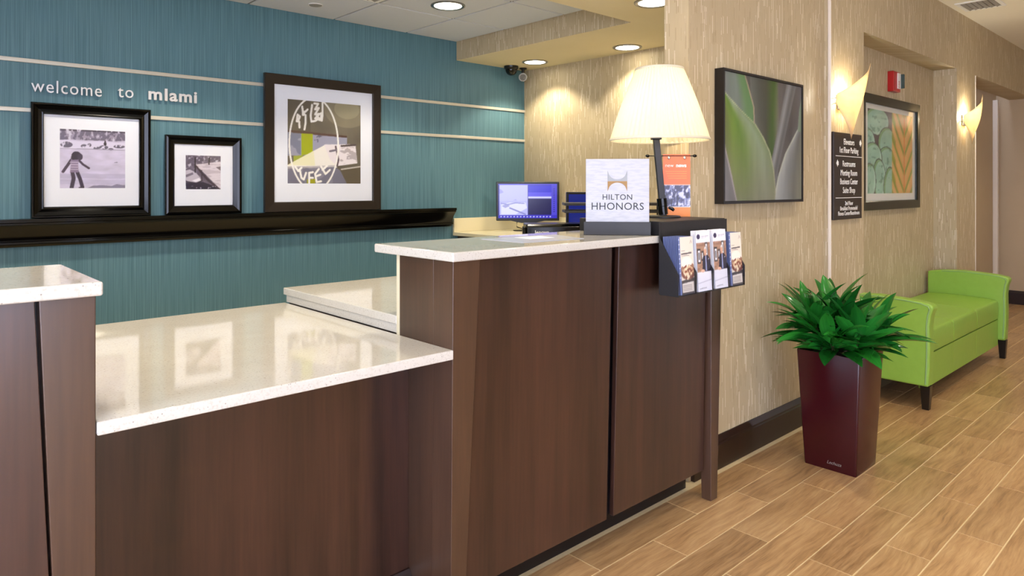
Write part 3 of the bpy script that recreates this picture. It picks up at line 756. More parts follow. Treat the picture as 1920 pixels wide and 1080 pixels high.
# ---- table lamp on the display box
LX, LY, LZ = 2.560, 1.787, 1.232
t = thing('table_lamp', 'lit table lamp with a pleated ivory shade and slim black stem', 'lamp', (LX,LY,LZ))
bs = MB(); bs.lathe([(0.0001,0.0005),(0.074,0.0005),(0.074,0.006),(0.07,0.009),(0.03,0.010),(0.0001,0.010)], 40)
obj('base', bs, M['blackmat'], t, smooth=True, local=True)
rx, ry = math.sin(TH), -math.cos(TH)        # sideways lean of the stem
lean = -0.034
def stemp(z): return (rx*lean*z/0.36, ry*lean*z/0.36, z)
def sqtube(mb, z0, z1, h, top=None):
    a = stemp(z0); b = stemp(z1); ca, sa = math.cos(RZ), math.sin(RZ); h2 = top or h
    q = lambda p, k: [(p[0]+k*(sx*ca-sy*sa), p[1]+k*(sx*sa+sy*ca)) for sx,sy in ((-1,-1),(1,-1),(1,1),(-1,1))]
    return mb.hexa(q(a,h), z0, q(b,h2), z1)
obj('stem', sqtube(MB(),0.008,0.345,0.0135), M['blackmat'], t, local=True, bevel=0.002)
obj('collar', MB().tube([stemp(0.014),stemp(0.05),stemp(0.052),stemp(0.085)],[0.021,0.021,0.023,0.023],24), M['black'], t, smooth=True, local=True)
obj('knob', MB().tube([(0.022*rx+0,0.022*ry,0.045),(0.036*rx,0.036*ry,0.040),(0.046*rx,0.046*ry,0.032)],[0.005,0.008,0.006],12), M['black'], t, smooth=True, local=True)
obj('socket', sqtube(MB(),0.345,0.375,0.021), M['blackmat'], t, local=True, bevel=0.002)
SC = stemp(0.36)
SCX, SCY = SC[0]*0.55, SC[1]*0.55
Z0, Z1, RB, RT = 0.345, 0.655, 0.218, 0.106
NP = 56; ns = NP*4; rings = 9; vs = []; fs = []
for i in range(rings):
    f = i/(rings-1); z = Z0+(Z1-Z0)*f; rad = RB+(RT-RB)*f + 0.006*math.sin(math.pi*f)
    for k in range(ns):
        ph = (k/4.0) % 1.0
        dr = 0.0115*(0.5-0.5*math.cos(2*math.pi*ph)) * (0.55+0.45*math.sin(math.pi*f))*(rad/RB+0.3)
        a = 2*math.pi*k/ns; vs.append((SCX+(rad-dr)*math.cos(a), SCY+(rad-dr)*math.sin(a), z))
for i in range(rings-1):
    for k in range(ns):
        k2 = (k+1) % ns; fs.append((i*ns+k, i*ns+k2, (i+1)*ns+k2, (i+1)*ns+k))
sh = MB().add(vs, fs)
sho = obj('shade', sh, M['shade'], t, smooth='all', local=True)
tm = M['shadeband'] = plain('ivory_band',(214,206,180),0.7)
for z, r in ((Z0,RB),(Z1,RT)):
    ring = [(r+0.003*math.cos(a)-0.001, 0.006*math.sin(a)) for a in [2*math.pi*i/8 for i in range(8)]]
    obj('shade_band', MB().lathe(ring, 64, (SCX,SCY,z), closed=True), tm, sho, smooth=True, local=True)
obj('bulb', MB().sphere((SCX,SCY,0.46), 0.032, 12, (1,1,1.25)), M['bulb'], t, smooth='all', local=True)
obj('bulb_neck', MB().lathe([(0.016,0.374),(0.016,0.425)], 16, (SCX,SCY,0)), M['steel'], t, smooth=True, local=True)
ld = bpy.data.lights.new('lamp_glow','POINT'); ld.energy = P_LAMP; ld.color = WARM; ld.shadow_soft_size = 0.045
lo = bpy.data.objects.new('lamp_glow', ld); C.objects.link(lo); lo.parent = t; lo.location = (SCX,SCY,0.47)
lo.visible_camera = True

# ---- orange banner on its little stand
t = thing('news_banner', 'small orange paper banner hanging from a black rod behind the lamp', 'banner', (2.678,1.799,1.2325), RZ)
obj('rod', MB().tube([(-0.132,0,0.277),(0.083,0,0.277)],0.0025,10), M['black'], t, smooth=True, local=True)
for x in (-0.132,0.083): obj('finial', MB().sphere((x,0,0.277),0.007,8,(1.4,1,1)), M['black'], t, smooth='all', local=True)
obj('post', MB().tube([(-0.07,0.006,0.004),(-0.07,0.006,0.277)],0.004,10), M['black'], t, smooth=True, local=True)
obj('foot', MB().lathe([(0.0001,0),(0.034,0),(0.034,0.004),(0.0001,0.004)],28,(-0.02,0.02,0)), M['black'], t, smooth=True, local=True)
c = Canvas(54, 116, (224,100,28))
c.poly([(0,0),(1,0),(1,.155),(0,.155)], (240,140,46))
c.poly([(0,.155),(1,.155),(1,.515),(0,.515)], (236,232,236))
c.poly([(0,.165),(1,.165),(1,.505),(0,.505)], (120,126,170))
n = c.noise(14,18,3,3); c.put((c.V>.165)&(c.V<.505)&(n>.52), (58,58,92)); c.put((c.V>.165)&(c.V<.505)&(n<.40), (206,208,230))
for k in range(16):
    a = random.random()*.9; b = .2+random.random()*.2; c.poly([(a,b-.03),(a+.05,b-.03),(a+.05,b+.04+random.random()*.06),(a,b+.04)], random.choice([(44,44,70),(170,172,196),(90,92,128)]))
bp = c.mesh('banner_print', -0.0625, 0.0625, 0.0, 0.284, -0.0012)
bn = obj('banner_sheet', MB().box(-0.0625,0.0625,-0.0009,0.0009,0,0.284), M['orange'], t, local=True); bn.location.x = 0.0
obj('print', bp, M['printm'], bn, local=True)
for x in (-0.035,0.037): obj('rivet', MB().sphere((x,-0.002,0.268),0.0075,8,(1,0.5,1)), M['chrome'], bn, smooth='all', local=True)
text('lettering','new',0.023,M['inkwhite'],bn,(-0.033,-0.0014,0.226),0.0002,-0.0001)
text('lettering','news',0.023,M['inkwhite'],bn,(0.021,-0.0014,0.226),0.0002,0.0008)
for k, z in enumerate((0.206,0.196,0.185,0.175)):
    obj('print_line', MB().box(-0.05+0.004*k,0.046,-0.0015,-0.0013,z-0.0012,z+0.0012), M['orange2'], bn, local=True)

# ================================================================== BACK DESK, SCREENS
t = thing('back_desk', 'cream desk with a low backsplash in the corner of the teal wall', 'desk', (3.85,3.6,0))
obj('desktop', MB().box(3.435,4.2385,2.45,4.4385,0.972,1.0), M['desklam'], t, bevel=0.003)
obj('desktop', MB().box(3.12,3.4345,2.45,3.52,0.972,1.0), M['desklam'], t, bevel=0.003)
obj('backsplash', MB().box(3.435,4.2385,4.420,4.4385,1.0005,1.112), M['desklam'], t, bevel=0.002)
obj('backsplash', MB().box(4.220,4.2385,2.45,4.4195,1.0005,1.112), M['desklam'], t, bevel=0.002)
obj('cabinet', MB().box(3.48,4.23,2.48,4.43,0,0.971), M['laminate'], t)

def monitor(label, loc, rz, wd, ht, zc, tilt=0.0, lit=True, scr=None, stand=True):
    t = thing('computer_monitor', label, 'monitor', loc, rz, 'desk monitors')
    b = 0.018
    bz = obj('bezel', MB().box(-wd/2,wd/2,-0.012,0.018,zc-ht/2,zc+ht/2), M['blackplastic'], t, local=True, bevel=0.006)
    obj('rear_bulge', MB().hexa([(-wd*.3,0.018),(wd*.3,0.018),(wd*.2,0.05),(-wd*.2,0.05)], zc-ht*.3, [(-wd*.3,0.018),(wd*.3,0.018),(wd*.2,0.05),(-wd*.2,0.05)], zc+ht*.3), M['blackplastic'], t, local=True)
    if scr is not None:
        me = scr.mesh('screen', -wd/2+b, wd/2-b, zc-ht/2+b*1.2, zc+ht/2-b, -0.0124)
        obj('screen', me, M['screen'], bz, local=True)
    else:
        obj('screen', MB().box(-wd/2+b,wd/2-b,-0.0128,-0.0121,zc-ht/2+b,zc+ht/2-b), M['screen2'], bz, local=True)
    obj('chin', MB().prism([(-wd*.3,zc-ht/2+0.004),(wd*.3,zc-ht/2+0.004),(wd*.1,zc-ht/2-0.018),(-wd*.1,zc-ht/2-0.018)],'y',-0.011,0.014), M['blackplastic'], t, local=True)
    obj('stand_neck', MB().box(-0.022,0.022,0.004,0.022,0.006,zc-ht/2-0.002), M['blackplastic'], t, local=True, bevel=0.004)
    obj('stand_foot', MB().prism([(0.12*math.cos(a),0.08*math.sin(a)) for a in [2*math.pi*i/28 for i in range(28)]],'z',0.0003,0.008), M['blackplastic'], t, local=True)
    return t
c = Canvas(120, 72, (40,30,150))
c.poly([(0.02,.10),(.50,.10),(.50,.97),(.02,.97)], (190,190,250))
g = np.clip((c.V-.5)/.45,0,1); c.put((c.U>.02)&(c.U<.49)&(c.V>.5)&(c.V<.96), (200,200,255)); 
c.put((c.U>.02)&(c.U<.49)&(c.V>.52)&(c.V<.94)&(c.noise(3,3,2)>.5), (170,168,246))
c.poly([(.05,.40),(.2,.46),(.46,.46),(.49,.30),(.30,.12),(.05,.12)], (232,232,255)); c.poly([(.06,.36),(.14,.42),(.2,.36),(.12,.30)], (170,170,225)); c.stroke([(.2,.30),(.46,.12)], .012, (140,140,210), asp=.6)
c.stroke([(.05,.44),(.16,.40),(.30,.45),(.44,.43)], .01, (160,160,220), asp=.6)
m = (c.U>.51)&(c.U<.90)
c.put(m&(c.V>.60)&(c.V<.95), (52,44,215)); c.put(m&(c.V>.60)&(c.V<.75), (90,80,235)); c.put(m&(c.V>.575)&(c.V<.63), (215,215,255))
c.put(m&(c.V<.57)&(c.V>.11), (18,12,80)); c.put((c.U>.90)&(c.V>.1), (80,70,215)); c.put(c.V>.965, (90,80,230)); c.put(c.V<.10, (60,50,200))
for v in np.linspace(.2,.85,12): c.ellipse(.945,v,.008,.013,(20,14,90))
for u in np.linspace(.05,.88,16): c.ellipse(u,.05,.014,.018,(215,215,255))
mon1 = monitor('wide monitor showing a bluish four-way camera view in the desk corner', (3.99,4.137,1.0), RZ, 0.525, 0.325, 0.247, scr=c)
monitor('second monitor with a dark blue screen behind the counter sign', (3.975,3.385,1.0), RZ+0.10, 0.45, 0.29, 0.185)
obj('cable', MB().tube([(-0.03,0.02,0.10),(-0.09,0.04,0.07),(-0.09,0.05,0.03),(-0.03,0.03,0.012)],0.004,8), M['blackplastic'], mon1, smooth=True, local=True)
t = thing('desktop_computer', 'black slim desktop computer lying flat below the wide monitor', 'computer', (3.44,3.29,1.0002), RZ+0.08)
obj('case', MB().prism([(-0.15,0),(0.15,0),(0.15,0.094),(-0.13,0.094),(-0.15,0.08)],'x',-0.20,0.215) if False else MB().box(-0.205,0.22,-0.02,0.20,0.004,0.112), M['blackplastic'], t, local=True, bevel=0.01)
obj('front_bezel', MB().prism([(-0.0205,0.004),(-0.0205,0.108),(-0.045,0.095),(-0.055,0.004)],'x',-0.20,0.215), M['black'], t, local=True, bevel=0.004)
obj('side_cap', MB().prism([(-0.055,0.004),(0.0,0.004),(0.0,0.10),(-0.03,0.09)],'x',-0.232,-0.206), M['black'], t, local=True, bevel=0.008)
text('lettering','lenovo',0.036,M['inkwhite'],t,(-0.10,-0.0535,0.046),0.0004,0.0003).rotation_euler=(-0.11,0,0)
t = thing('letter_tray', 'black two-tier letter tray behind the counter sign', 'letter tray', (3.77,3.02,1.0002), RZ)
for z in (0.19,0.24):
    obj('shelf', MB().box(-0.37,0.36,-0.11,0.11,z,z+0.018), M['blackmat'], t, local=True, bevel=0.002)
for x in (-0.06,0.30):
    for y in (-0.08,0.08): obj('post', MB().tube([(x,y,0),(x,y,0.24)],0.006,10), M['blackmat'], t, smooth=True, local=True)

# ================================================================== PICTURE LEDGE AND FRAMES ON THE TEAL WALL
LP = [(YT-0.0005,1.2),(YT-0.105,1.2),(YT-0.105,1.182),(YT-0.098,1.178),(YT-0.098,1.170),(YT-0.085,1.158),(YT-0.066,1.135),(YT-0.054,1.108),(YT-0.05,1.09),(YT-0.05,1.083),(YT-0.058,1.078),(YT-0.058,1.068),(YT-0.04,1.062),(YT-0.036,1.052),(YT-0.0005,1.048)]
lg = obj('picture_ledge', MB().prism(LP,'x',XL,3.395), M['black'], smooth=True)
tag(lg, 'long glossy black moulded picture ledge on the teal wall', 'shelf')

def frame_part(mb, x0, x1, z0, z1, prof):
    """mitred frame: prof = list of (inset, y) from outer back to inner back"""
    n = len(prof); vs = []
    for ins, y in prof:
        vs += [(x0+ins,y,z0+ins),(x1-ins,y,z0+ins),(x1-ins,y,z1-ins),(x0+ins,y,z1-ins)]
    fs = []
    for i in range(n):
        j = (i+1) % n
        for k in range(4):
            k2 = (k+1) % 4; fs.append((i*4+k, i*4+k2, j*4+k2, j*4+k))
    return mb.add(vs, fs)
def framed(name, label, x0, x1, z0, z1, yb, fw, prof, fmat, mat, mr, ir, canvas, beads=False, glass=True, tilt=0.0):
    """yb: back plane; prof in units (fraction of fw, projection in m)"""
    t = thing(name, label, 'picture', ((x0+x1)/2, yb, z0), 0, None)
    fr = obj('frame', frame_part(MB(), x0,x1,z0,z1, [(f*fw, yb-p) for f,p in prof]), fmat, t)
    if mr: obj('mat_board', MB().box(mr[0],mr[1],yb-0.010,yb-0.006,mr[2],mr[3]), mat, t)
    me = canvas.mesh('print', ir[0],ir[1],ir[2],ir[3], yb-0.0104)
    for v in me.vertices: v.co -= Vector(t.location)
    obj('photo_print', me, M['printm'], t, local=True)
    obj('backing', MB().box(x0+fw*.5,x1-fw*.5,yb-0.0055,yb-0.001,z0+fw*.5,z1-fw*.5), M['blackmat'], t)
    if glass: obj('glass_pane', MB().box(x0+fw*.9,x1-fw*.9,yb-0.0145,yb-0.0125,z0+fw*.9,z1-fw*.9), M['glass'], t)
    if beads:
        b = MB(); step = 0.008
        xa,xb,za,zb = x0+fw,x1-fw,z0+fw,z1-fw
        y = yb-0.017
        for q in np.arange(xa,xb,step):
            for z in (za,zb): b.add([(q,y,z-.002),(q+.004,y,z-.002),(q+.004,y,z+.002),(q,y,z+.002),(q+.002,y-.003,z)],[(0,1,4),(1,2,4),(2,3,4),(3,0,4)])
        for q in np.arange(za,zb,step):
            for x in (xa,xb): b.add([(x-.002,y,q),(x+.002,y,q),(x+.002,y,q+.004),(x-.002,y,q+.004),(x,y-.003,q+.002)],[(0,1,4),(1,2,4),(2,3,4),(3,0,4)])
        bo = obj('bead_trim', b, M['steel'], t); bo['kind'] = 'stuff'
    return t

# picture 1: child on a beach
c = Canvas(124, 110, (196,190,214))
n = c.noise(6,14,1,4); c.shade(0.90+0.2*n)
hm = c.V > .80+.05*c.noise(4,1,4); n2 = c.noise(26,16,2,3)
c.put(hm, (150,142,164)); c.put(hm&(n2>.52), (104,98,120)); c.put(hm&(n2<.36), (196,192,210)); c.put((c.V>.97)&(n2>.4), (70,66,84))
c.put((c.V>.67)&(c.V<.80)&~hm, (214,210,230), .8)
for a,b,rx_,ry_ in ((.10,.735,.09,.05),(.36,.72,.05,.03),(.44,.74,.03,.03),(.56,.69,.06,.025),(.66,.71,.07,.035),(.77,.68,.04,.02),(.90,.73,.09,.03)):
    c.put((c.ell(a,b,rx_,ry_)<1)&(c.noise(40,30,9)>.40), (84,80,100), .9)
c.stroke([(0,.668),(1,.672)], .006, (150,146,168)); c.ellipse(.68,.77,.022,.035,(40,36,50)); c.ellipse(.68,.815,.012,.014,(40,36,50))
for v,al in ((.20,.35),(.10,.3)): c.put(np.abs(c.V-v-.02*c.noise(4,2,6))<.04, (150,146,176), al)
c.poly([(.40,.0),(.5,.05),(.65,.055),(.78,.04),(.86,.075),(.95,.06),(1,.06),(1,.0)], (130,126,150)); c.stroke([(.83,.45),(.87,.452)], .006, (110,106,128))
c.stroke([(.17,.48),(.11,.38),(.05,.28)], .022, (58,44,66)); c.stroke([(.27,.49),(.34,.41),(.43,.345)], .018, (58,44,66)); c.stroke([(.185,.28),(.205,.17),(.175,.01)], .030, (46,36,60)); c.stroke([(.255,.28),(.30,.16),(.335,.02)], .028, (46,36,60))
c.stroke([(.29,.012),(.35,.016)], .012, (44,36,56)); c.poly([(.16,.49),(.28,.49),(.27,.40),(.28,.27),(.15,.27),(.165,.40)], (128,112,140))
for v in (.32,.36,.40,.44): c.stroke([(.155,v),(.275,v)], .008, (180,168,190))
c.ellipse(.245,.555,.072,.07,(48,40,58)); c.ellipse(.30,.535,.04,.055,(60,52,70)); c.ellipse(.20,.52,.035,.04,(48,40,58))
cov = [(0,0.001),(0,0.030),(0.06,0.036),(0.16,0.036),(0.24,0.030),(0.55,0.022),(0.80,0.030),(0.88,0.032),(0.96,0.026),(1.0,0.016),(1.0,0.001)]
framed('framed_photo','black moulded frame with a photo of a child on a beach', 0.592,1.171,1.2012,1.817, YT-0.03, 0.060, cov, M['black'], M['mat'], (0.645,1.118,1.254,1.764), (0.724,1.041,1.361,1.683), c)
# picture 2: jetty and boat
c = Canvas(66, 66, (96,88,104)); n = c.noise(20,20,3,3); c.shade(0.8+0.5*n); c.put((n>.66)&(c.V>.6), (190,186,200))
c.poly([(.28,.73),(1,.83),(1,0),(.60,.40)], (212,204,212)); c.put(c.inpoly([(.28,.73),(1,.83),(1,0),(.60,.40)])&(c.noise(4,30,5)>.56), (190,180,190))
c.poly([(.85,.66),(1,.69),(1,.55)], (120,108,112)); c.poly([(0,.2),(.5,.22),(1,.02),(1,0),(0,0)], (40,36,58)); c.poly([(.28,.73),(.62,.33),(1,0),(.93,0),(.58,.28),(.28,.66)], (60,50,62))
c.poly([(0,.55),(.12,.58),(.28,.50),(.40,.36),(.44,.27),(.30,.20),(.1,.22),(0,.28)], (186,180,194)); c.poly([(.02,.35),(.22,.44),(.2,.5),(0,.42)], (110,102,118)); c.poly([(.18,.26),(.38,.34),(.42,.27),(.28,.22)], (232,228,236))
c.stroke([(.0,.24),(.3,.19),(.46,.26)], .012, (50,44,60)); c.stroke([(.27,.5),(.27,.93)], .018, (26,22,32)); c.stroke([(.655,.74),(.67,.93)], .018, (26,22,32)); c.stroke([(.46,.26),(.45,.56)], .014, (56,48,58))
c.put((c.V<.10)&(c.noise(18,18,8)>.66), (200,196,214))
flat = [(0,0.001),(0,0.024),(0.10,0.028),(0.30,0.030),(0.55,0.026),(0.86,0.022),(1.0,0.017),(1.0,0.001)]
framed('framed_photo','small black beaded frame with a photo of a jetty and boat', 1.251,1.702,1.2012,1.678, YT-0.03, 0.052, flat, M['black'], M['mat'], (1.297,1.656,1.247,1.632), (1.369,1.576,1.353,1.560), c, beads=True)
# picture 3: window collage
c = Canvas(140, 144, (104,98,86)); n = c.noise(4,4,3,3); c.shade(0.75+0.5*n)
c.put((c.ell(.80,.92,.32,.22)<1), (170,164,130), .35); c.put((c.ell(.80,.93,.18,.12)<1), (190,184,150), .35); c.put((c.V>.62)&(c.U<.3), (70,66,58), .4)
c.poly([(.0,.33),(.80,.36),(.80,.58),(0,.61)], (150,152,172)); c.poly([(0,.605),(.8,.575),(.8,.60),(0,.635)], (82,60,54))
c.poly([(.18,.34),(.33,.36),(.33,.60),(.18,.60)], (158,170,20)); c.poly([(.08,.26),(.18,.26),(.2,.34),(.08,.33)], (150,160,60)); c.put((c.U<.17)&(c.V>.34)&(c.V<.60)&(c.noise(5,12,4)>.5), (118,124,146))
c.put((c.U>.34)&(c.U<.46)&(c.V>.46)&(c.V<.59)&(c.noise(16,16,6)>.55), (96,96,120))
c.poly([(0,.22),(.50,.48),(.64,.46),(.66,.20),(0,.20)], (232,230,222)); c.poly([(0,.22),(.34,.40),(.36,.22)], (226,224,180), .8); c.poly([(.48,.48),(.92,.50),(.95,.26),(.66,.22),(.56,.30)], (226,220,224))
c.put(c.inpoly([(.66,.44),(.93,.47),(.94,.28),(.68,.24)])&(c.noise(10,24,7)>.56), (176,168,172)); c.stroke([(.64,.46),(.68,.30),(.66,.22)], .012, (86,74,84)); c.stroke([(.72,.47),(.92,.49)], .012, (80,70,72)); c.stroke([(.56,.40),(.66,.42)], .012, (110,104,118))
c.poly([(0,.17),(.62,.21),(.70,.17),(.80,0),(0,0)], (112,112,130)); c.poly([(.70,.18),(1,.22),(1,0),(.80,0)], (92,84,70)); c.stroke([(.72,.18),(1,.22)], .008, (196,190,180)); c.put((c.V<.20)&(c.U<.6)&(c.noise(12,10,11)>.55), (136,136,152), .7)
c.stroke([(0,.19),(.3,.20),(.64,.22)], .012, (180,176,180), .8); c.poly([(.25,.0),(.36,.0),(.36,.06),(.25,.05)], (150,150,20))
oval = [(.35+.325*math.cos(a), .48+.56*math.sin(a)) for a in np.linspace(0,2*math.pi,60)]; c.stroke(oval, .011, (238,236,230), asp=1.03)
W3 = (240,238,232)
for s in ([(.19,.92),(.20,.84),(.24,.87),(.26,.89)],[(.12,.74),(.13,.82),(.16,.80),(.14,.75),(.13,.74)],[(.15,.74),(.155,.67)],[(.235,.82),(.235,.74),(.22,.65)],[(.2,.87),(.2,.82),(.22,.83)],
          [(.32,.95),(.30,.82),(.31,.75),(.36,.76),(.39,.78)],[(.46,.99),(.46,.84),(.45,.77),(.40,.78)],[(.35,.97),(.40,.97),(.36,.90),(.41,.92),(.36,.84),(.42,.85),(.36,.79),(.41,.80)],[(.44,.86),(.44,.78),(.38,.82)],
          [(.10,.20),(.14,.15),(.18,.19)],[(.16,.16),(.18,.07),(.21,.05),(.24,.13)],[(.33,.14),(.28,.13),(.28,.0)],[(.28,.07),(.33,.07)],[(.41,.18),(.36,.12),(.38,.02),(.44,.03)],[(.37,.09),(.43,.11)],[(.44,.21),(.50,.12),(.56,.17)],[(.46,.17),(.52,.22)]):
    c.stroke(s, .013, W3, asp=1.03)
dk = [(0,0.001),(0,0.026),(0.04,0.029),(0.92,0.024),(1.0,0.022),(1.0,0.001)]
framed('framed_photo','large espresso frame with a colourful cafe window collage in a wide mat', 1.852,2.726,1.2012,2.114, YT-0.03, 0.066, dk, M['espresso'], M['mat'], (1.912,2.666,1.261,2.054), (2.014,2.565,1.391,1.956), c)

# welcome lettering, one part per letter
t = thing('wall_lettering', 'raised metal welcome lettering mounted on the teal wall', 'lettering', (1.02,YT-0.018,1.878))
def letters(body, x0, x1, size, bold, z0):
    base = text_mesh(body, size, 0.006, bold, 'LEFT', 1.12)
    bx = [v.co.x for v in base.vertices]; k = (x1-x0)/(max(bx)-min(bx)); mn = min(bx)
    # advance of each letter: measure growing prefixes
    for i, ch in enumerate(body):
        me = text_mesh(ch, size, 0.006, bold, 'LEFT', 1.12)
        pre = text_mesh(body[:i+1], size, 0.006, bold, 'LEFT', 1.12)
        r = max(v.co.x for v in pre.vertices); cr = max(v.co.x for v in me.vertices)
        o = bpy.data.objects.new('letter', me); C.objects.link(o); o.parent = t
        o.location = (x0+(r-cr-mn)*k-1.02, 0, z0-1.878); o.scale = (k,1,1); me.materials.append(M['letterw'])
        bpy.data.meshes.remove(pre)
    bpy.data.meshes.remove(base)
M['letterw'] = plain('satin_white_metal',(226,226,228),0.35,metal=0.4)
letters('welcome', 0.598, 0.927, 0.098, 0.0, 1.876)
letters('to', 1.008, 1.088, 0.098, 0.0, 1.882)
letters('mIami', 1.168, 1.440, 0.098, 0.0028, 1.884)

# security cameras
t = thing('dome_camera', 'black dome security camera under the soffit by the teal wall', 'security camera', (3.985,4.335,ZS))
obj('mount', MB().lathe([(0.0001,0),(0.062,0),(0.062,-0.018),(0.052,-0.030),(0.0001,-0.030)],28), M['blackplastic'], t, smooth=True, local=True)
obj('dome', MB().lathe([(0.05,-0.030)]+[(0.05*math.cos(a),-0.030-0.05*math.sin(a)) for a in np.linspace(0.1,1.5,8)],28), M['darkglass'], t, smooth='all', local=True)
t = thing('bullet_camera', 'grey bullet security camera hanging in the ceiling corner', 'security camera', (4.125,4.335,ZS))
obj('mount', MB().lathe([(0.0001,0),(0.032,0),(0.032,-0.01),(0.0001,-0.01)],24), M['blackplastic'], t, smooth=True, local=True)
obj('arm', MB().tube([(0,0,-0.01),(0,0,-0.06)],0.013,12), M['blackplastic'], t, smooth=True, local=True)
dx, dy = -0.70,-0.70
obj('body', MB().tube([(-dx*.05,-dy*.05,-0.070),(dx*.055,dy*.055,-0.088)],0.036,20), M['inkgrey'], t, smooth=True, local=True)
obj('lens', MB().tube([(dx*.055,dy*.055,-0.088),(dx*.060,dy*.060,-0.089)],0.027,20), M['darkglass'], t, smooth=True, local=True)

# ================================================================== PICTURES AND SIGN ON THE CORRIDOR WALL
# green agave leaves
c = Canvas(124, 100, (92,90,84))
c.shade(0.8+0.3*c.noise(10,2,3,2))
gr = [(74,76,72),(96,102,88),(62,92,30),(110,110,100)]
c.leaf([(0,.40,.62),(.5,.34,.66),(1,.30,.70)], [(110,116,108),(84,88,78),(70,74,60),(64,100,24),(128,126,118)])
c.leaf([(0,.70,1.0),(1,.66,1.0)], [(112,108,104),(84,82,80),(120,118,116)])
c.leaf([(0.0,.42,.60),(.3,.56,.68),(.6,.66,.78),(1,.78,.92)], [(120,122,120),(160,164,166),(104,106,104),(128,132,134)])
c.leaf([(.60,.0,.36),(.75,.0,.355),(.88,.0,.30),(1.0,.0,.245)], [(128,132,134),(120,134,124),(128,142,134),(104,146,90),(96,140,84)], ((226,190,170),.012,'r'))
c.leaf([(0,.60,1.0),(.2,.66,1.0),(.4,.76,1.0),(.6,.92,1.0),(.66,.99,1.0)], [(196,202,200),(150,156,156),(120,122,116),(140,142,120)], ((206,214,196),.02,'l'))
c.leaf([(.6,.94,1.0),(.8,.965,1.0),(.9,1.0,1.01)], [(150,170,150),(120,140,110)])
big = [(0,.0,.625),(.10,.0,.63),(.25,.0,.61),(.40,.0,.56),(.52,.0,.47),(.62,.0,.37),(.72,.0,.19),(.82,.0,.035),(.845,.0,.0)]
c.leaf(big, [(110,116,66),(118,150,50),(106,146,44),(140,164,110),(150,172,138),(126,152,96)], ((218,222,178),.014,'r'))
lw = np.clip(1-c.V/.55,0,1); m = (c.U < np.interp(c.V,[b[0] for b in big],[b[2] for b in big]))
c.put(m, (150,148,136), 1.0) if False else None
a = (m*lw*0.75)[...,None]; c.a = c.a*(1-a)+np.array([138,136,118])*a
c.leaf([(0,.0,.15),(.2,.0,.09),(.38,.0,.03),(.47,.0,.0)], [(146,146,152),(120,120,122),(134,130,130)], ((196,186,190),.014,'r'))
c.shade(0.76+0.12*c.noise(30,3,9,2))
prof = [(0,0.001),(0,0.050),(1.0,0.050),(1.0,0.040),(1.0,0.001)]
framed('canvas_picture','square print of green agave leaves in a thin black frame', 2.985,3.838,1.285,1.942, YW-0.0005, 0.012, [(0,0.001),(0,0.050),(1.0,0.050),(1.0,0.001)], M['darkframe'], None, None, (2.999,3.824,1.299,1.928), c, glass=False)
ag = [o for o in C.objects if o.name.startswith('canvas_picture')][0]
for ch in ag.children:
    if ch.name.startswith('photo_print'): ch.location.y -= 0.034
    if ch.name.startswith('backing'): ch.name = 'canvas_block'
for ch in list(ag.children):
    if ch.name.startswith('canvas_block'):
        me = MB().box(2.998,3.825,YW-0.044,YW-0.002,1.298,1.929).mesh('canvas_block', tuple(ag.location)); me.materials.append(M['blackmat']); ch.data = me

# directory sign
t = thing('directory_sign', 'dark brown directory sign listing elevators and restrooms below the first sconce', 'sign', (4.458,YP,1.166))
obj('panel', MB().box(4.242,4.675,YP-0.018,YP-0.0005,1.166,1.702), M['signbrown'], t, bevel=0.003)
def st(body, z, size, sx, x=0.01, bold=0.0): text('lettering', body, size, M['inkwhite'], t, (x,-0.0186,z-1.166), 0.0004, bold, 'CENTER', 1.0, sx)
st('Elevators', 1.630, 0.052, 0.86); st('1st Floor Parking', 1.578, 0.052, 0.82)
st('Restrooms', 1.494, 0.052, 0.86); st('Meeting Room', 1.438, 0.052, 0.84); st('Business Center', 1.384, 0.052, 0.80); st('Suite Shop', 1.330, 0.052, 0.86)
st('2nd Floor', 1.254, 0.036, 0.86); st('Breakfast Promenade/', 1.223, 0.036, 0.84); st('Fitness Center/Boardroom', 1.192, 0.036, 0.84)
for z in (1.557,1.300): obj('rule_line', MB().box(4.268,4.673,YP-0.0192,YP-0.018,z-0.0018,z+0.0018), M['inkwhite'], t)
def arrow(x, z, s):
    pts = [(0,.012),(.012,.012),(.012,.022),(.032,0),(.012,-.022),(.012,-.012),(0,-.012)]
    pts = [(x+s*(p-.016), z+q) for p,q in pts]
    obj('arrow', MB().prism(pts,'y',YP-0.0192,YP-0.018), M['inkwhite'], t)
arrow(4.652,1.648,1); arrow(4.292,1.512,-1)

# leaf diptych in the niche
c = Canvas(92, 96, (86,80,92))
for cx,cy,rx_,ry_,rot in ((.20,.86,.24,.16,0.0),(.02,.60,.13,.16,0.2),(.40,.62,.17,.18,-.5),(.38,.40,.18,.16,.3),(.10,.40,.19,.2,-.5),(.25,.17,.13,.24,.1),(.04,.15,.13,.2,0),(.46,.10,.12,.22,-.1)):
    c.ellipse(cx,cy,rx_*1.06,ry_*1.05,(54,64,64),rot); c.ellipse(cx,cy,rx_,ry_,(150,196,176),rot)
    m = (c.ell(cx,cy,rx_,ry_,rot) < .98); c.put(m&(c.noise(16,20,int(cx*100))>.66), (110,160,140)); c.put(m&(c.ell(cx-.03,cy+.03,rx_,ry_,rot)>.95), (178,214,200), .7); c.put(m&(c.ell(cx+.03,cy-.02,rx_,ry_,rot)>1.0), (110,160,96), .7)
R = c.U > .515
ph = (c.V*4.2 - np.abs(c.U-.80)*6.6*1.0) ; fr_ = (ph % 1.0)
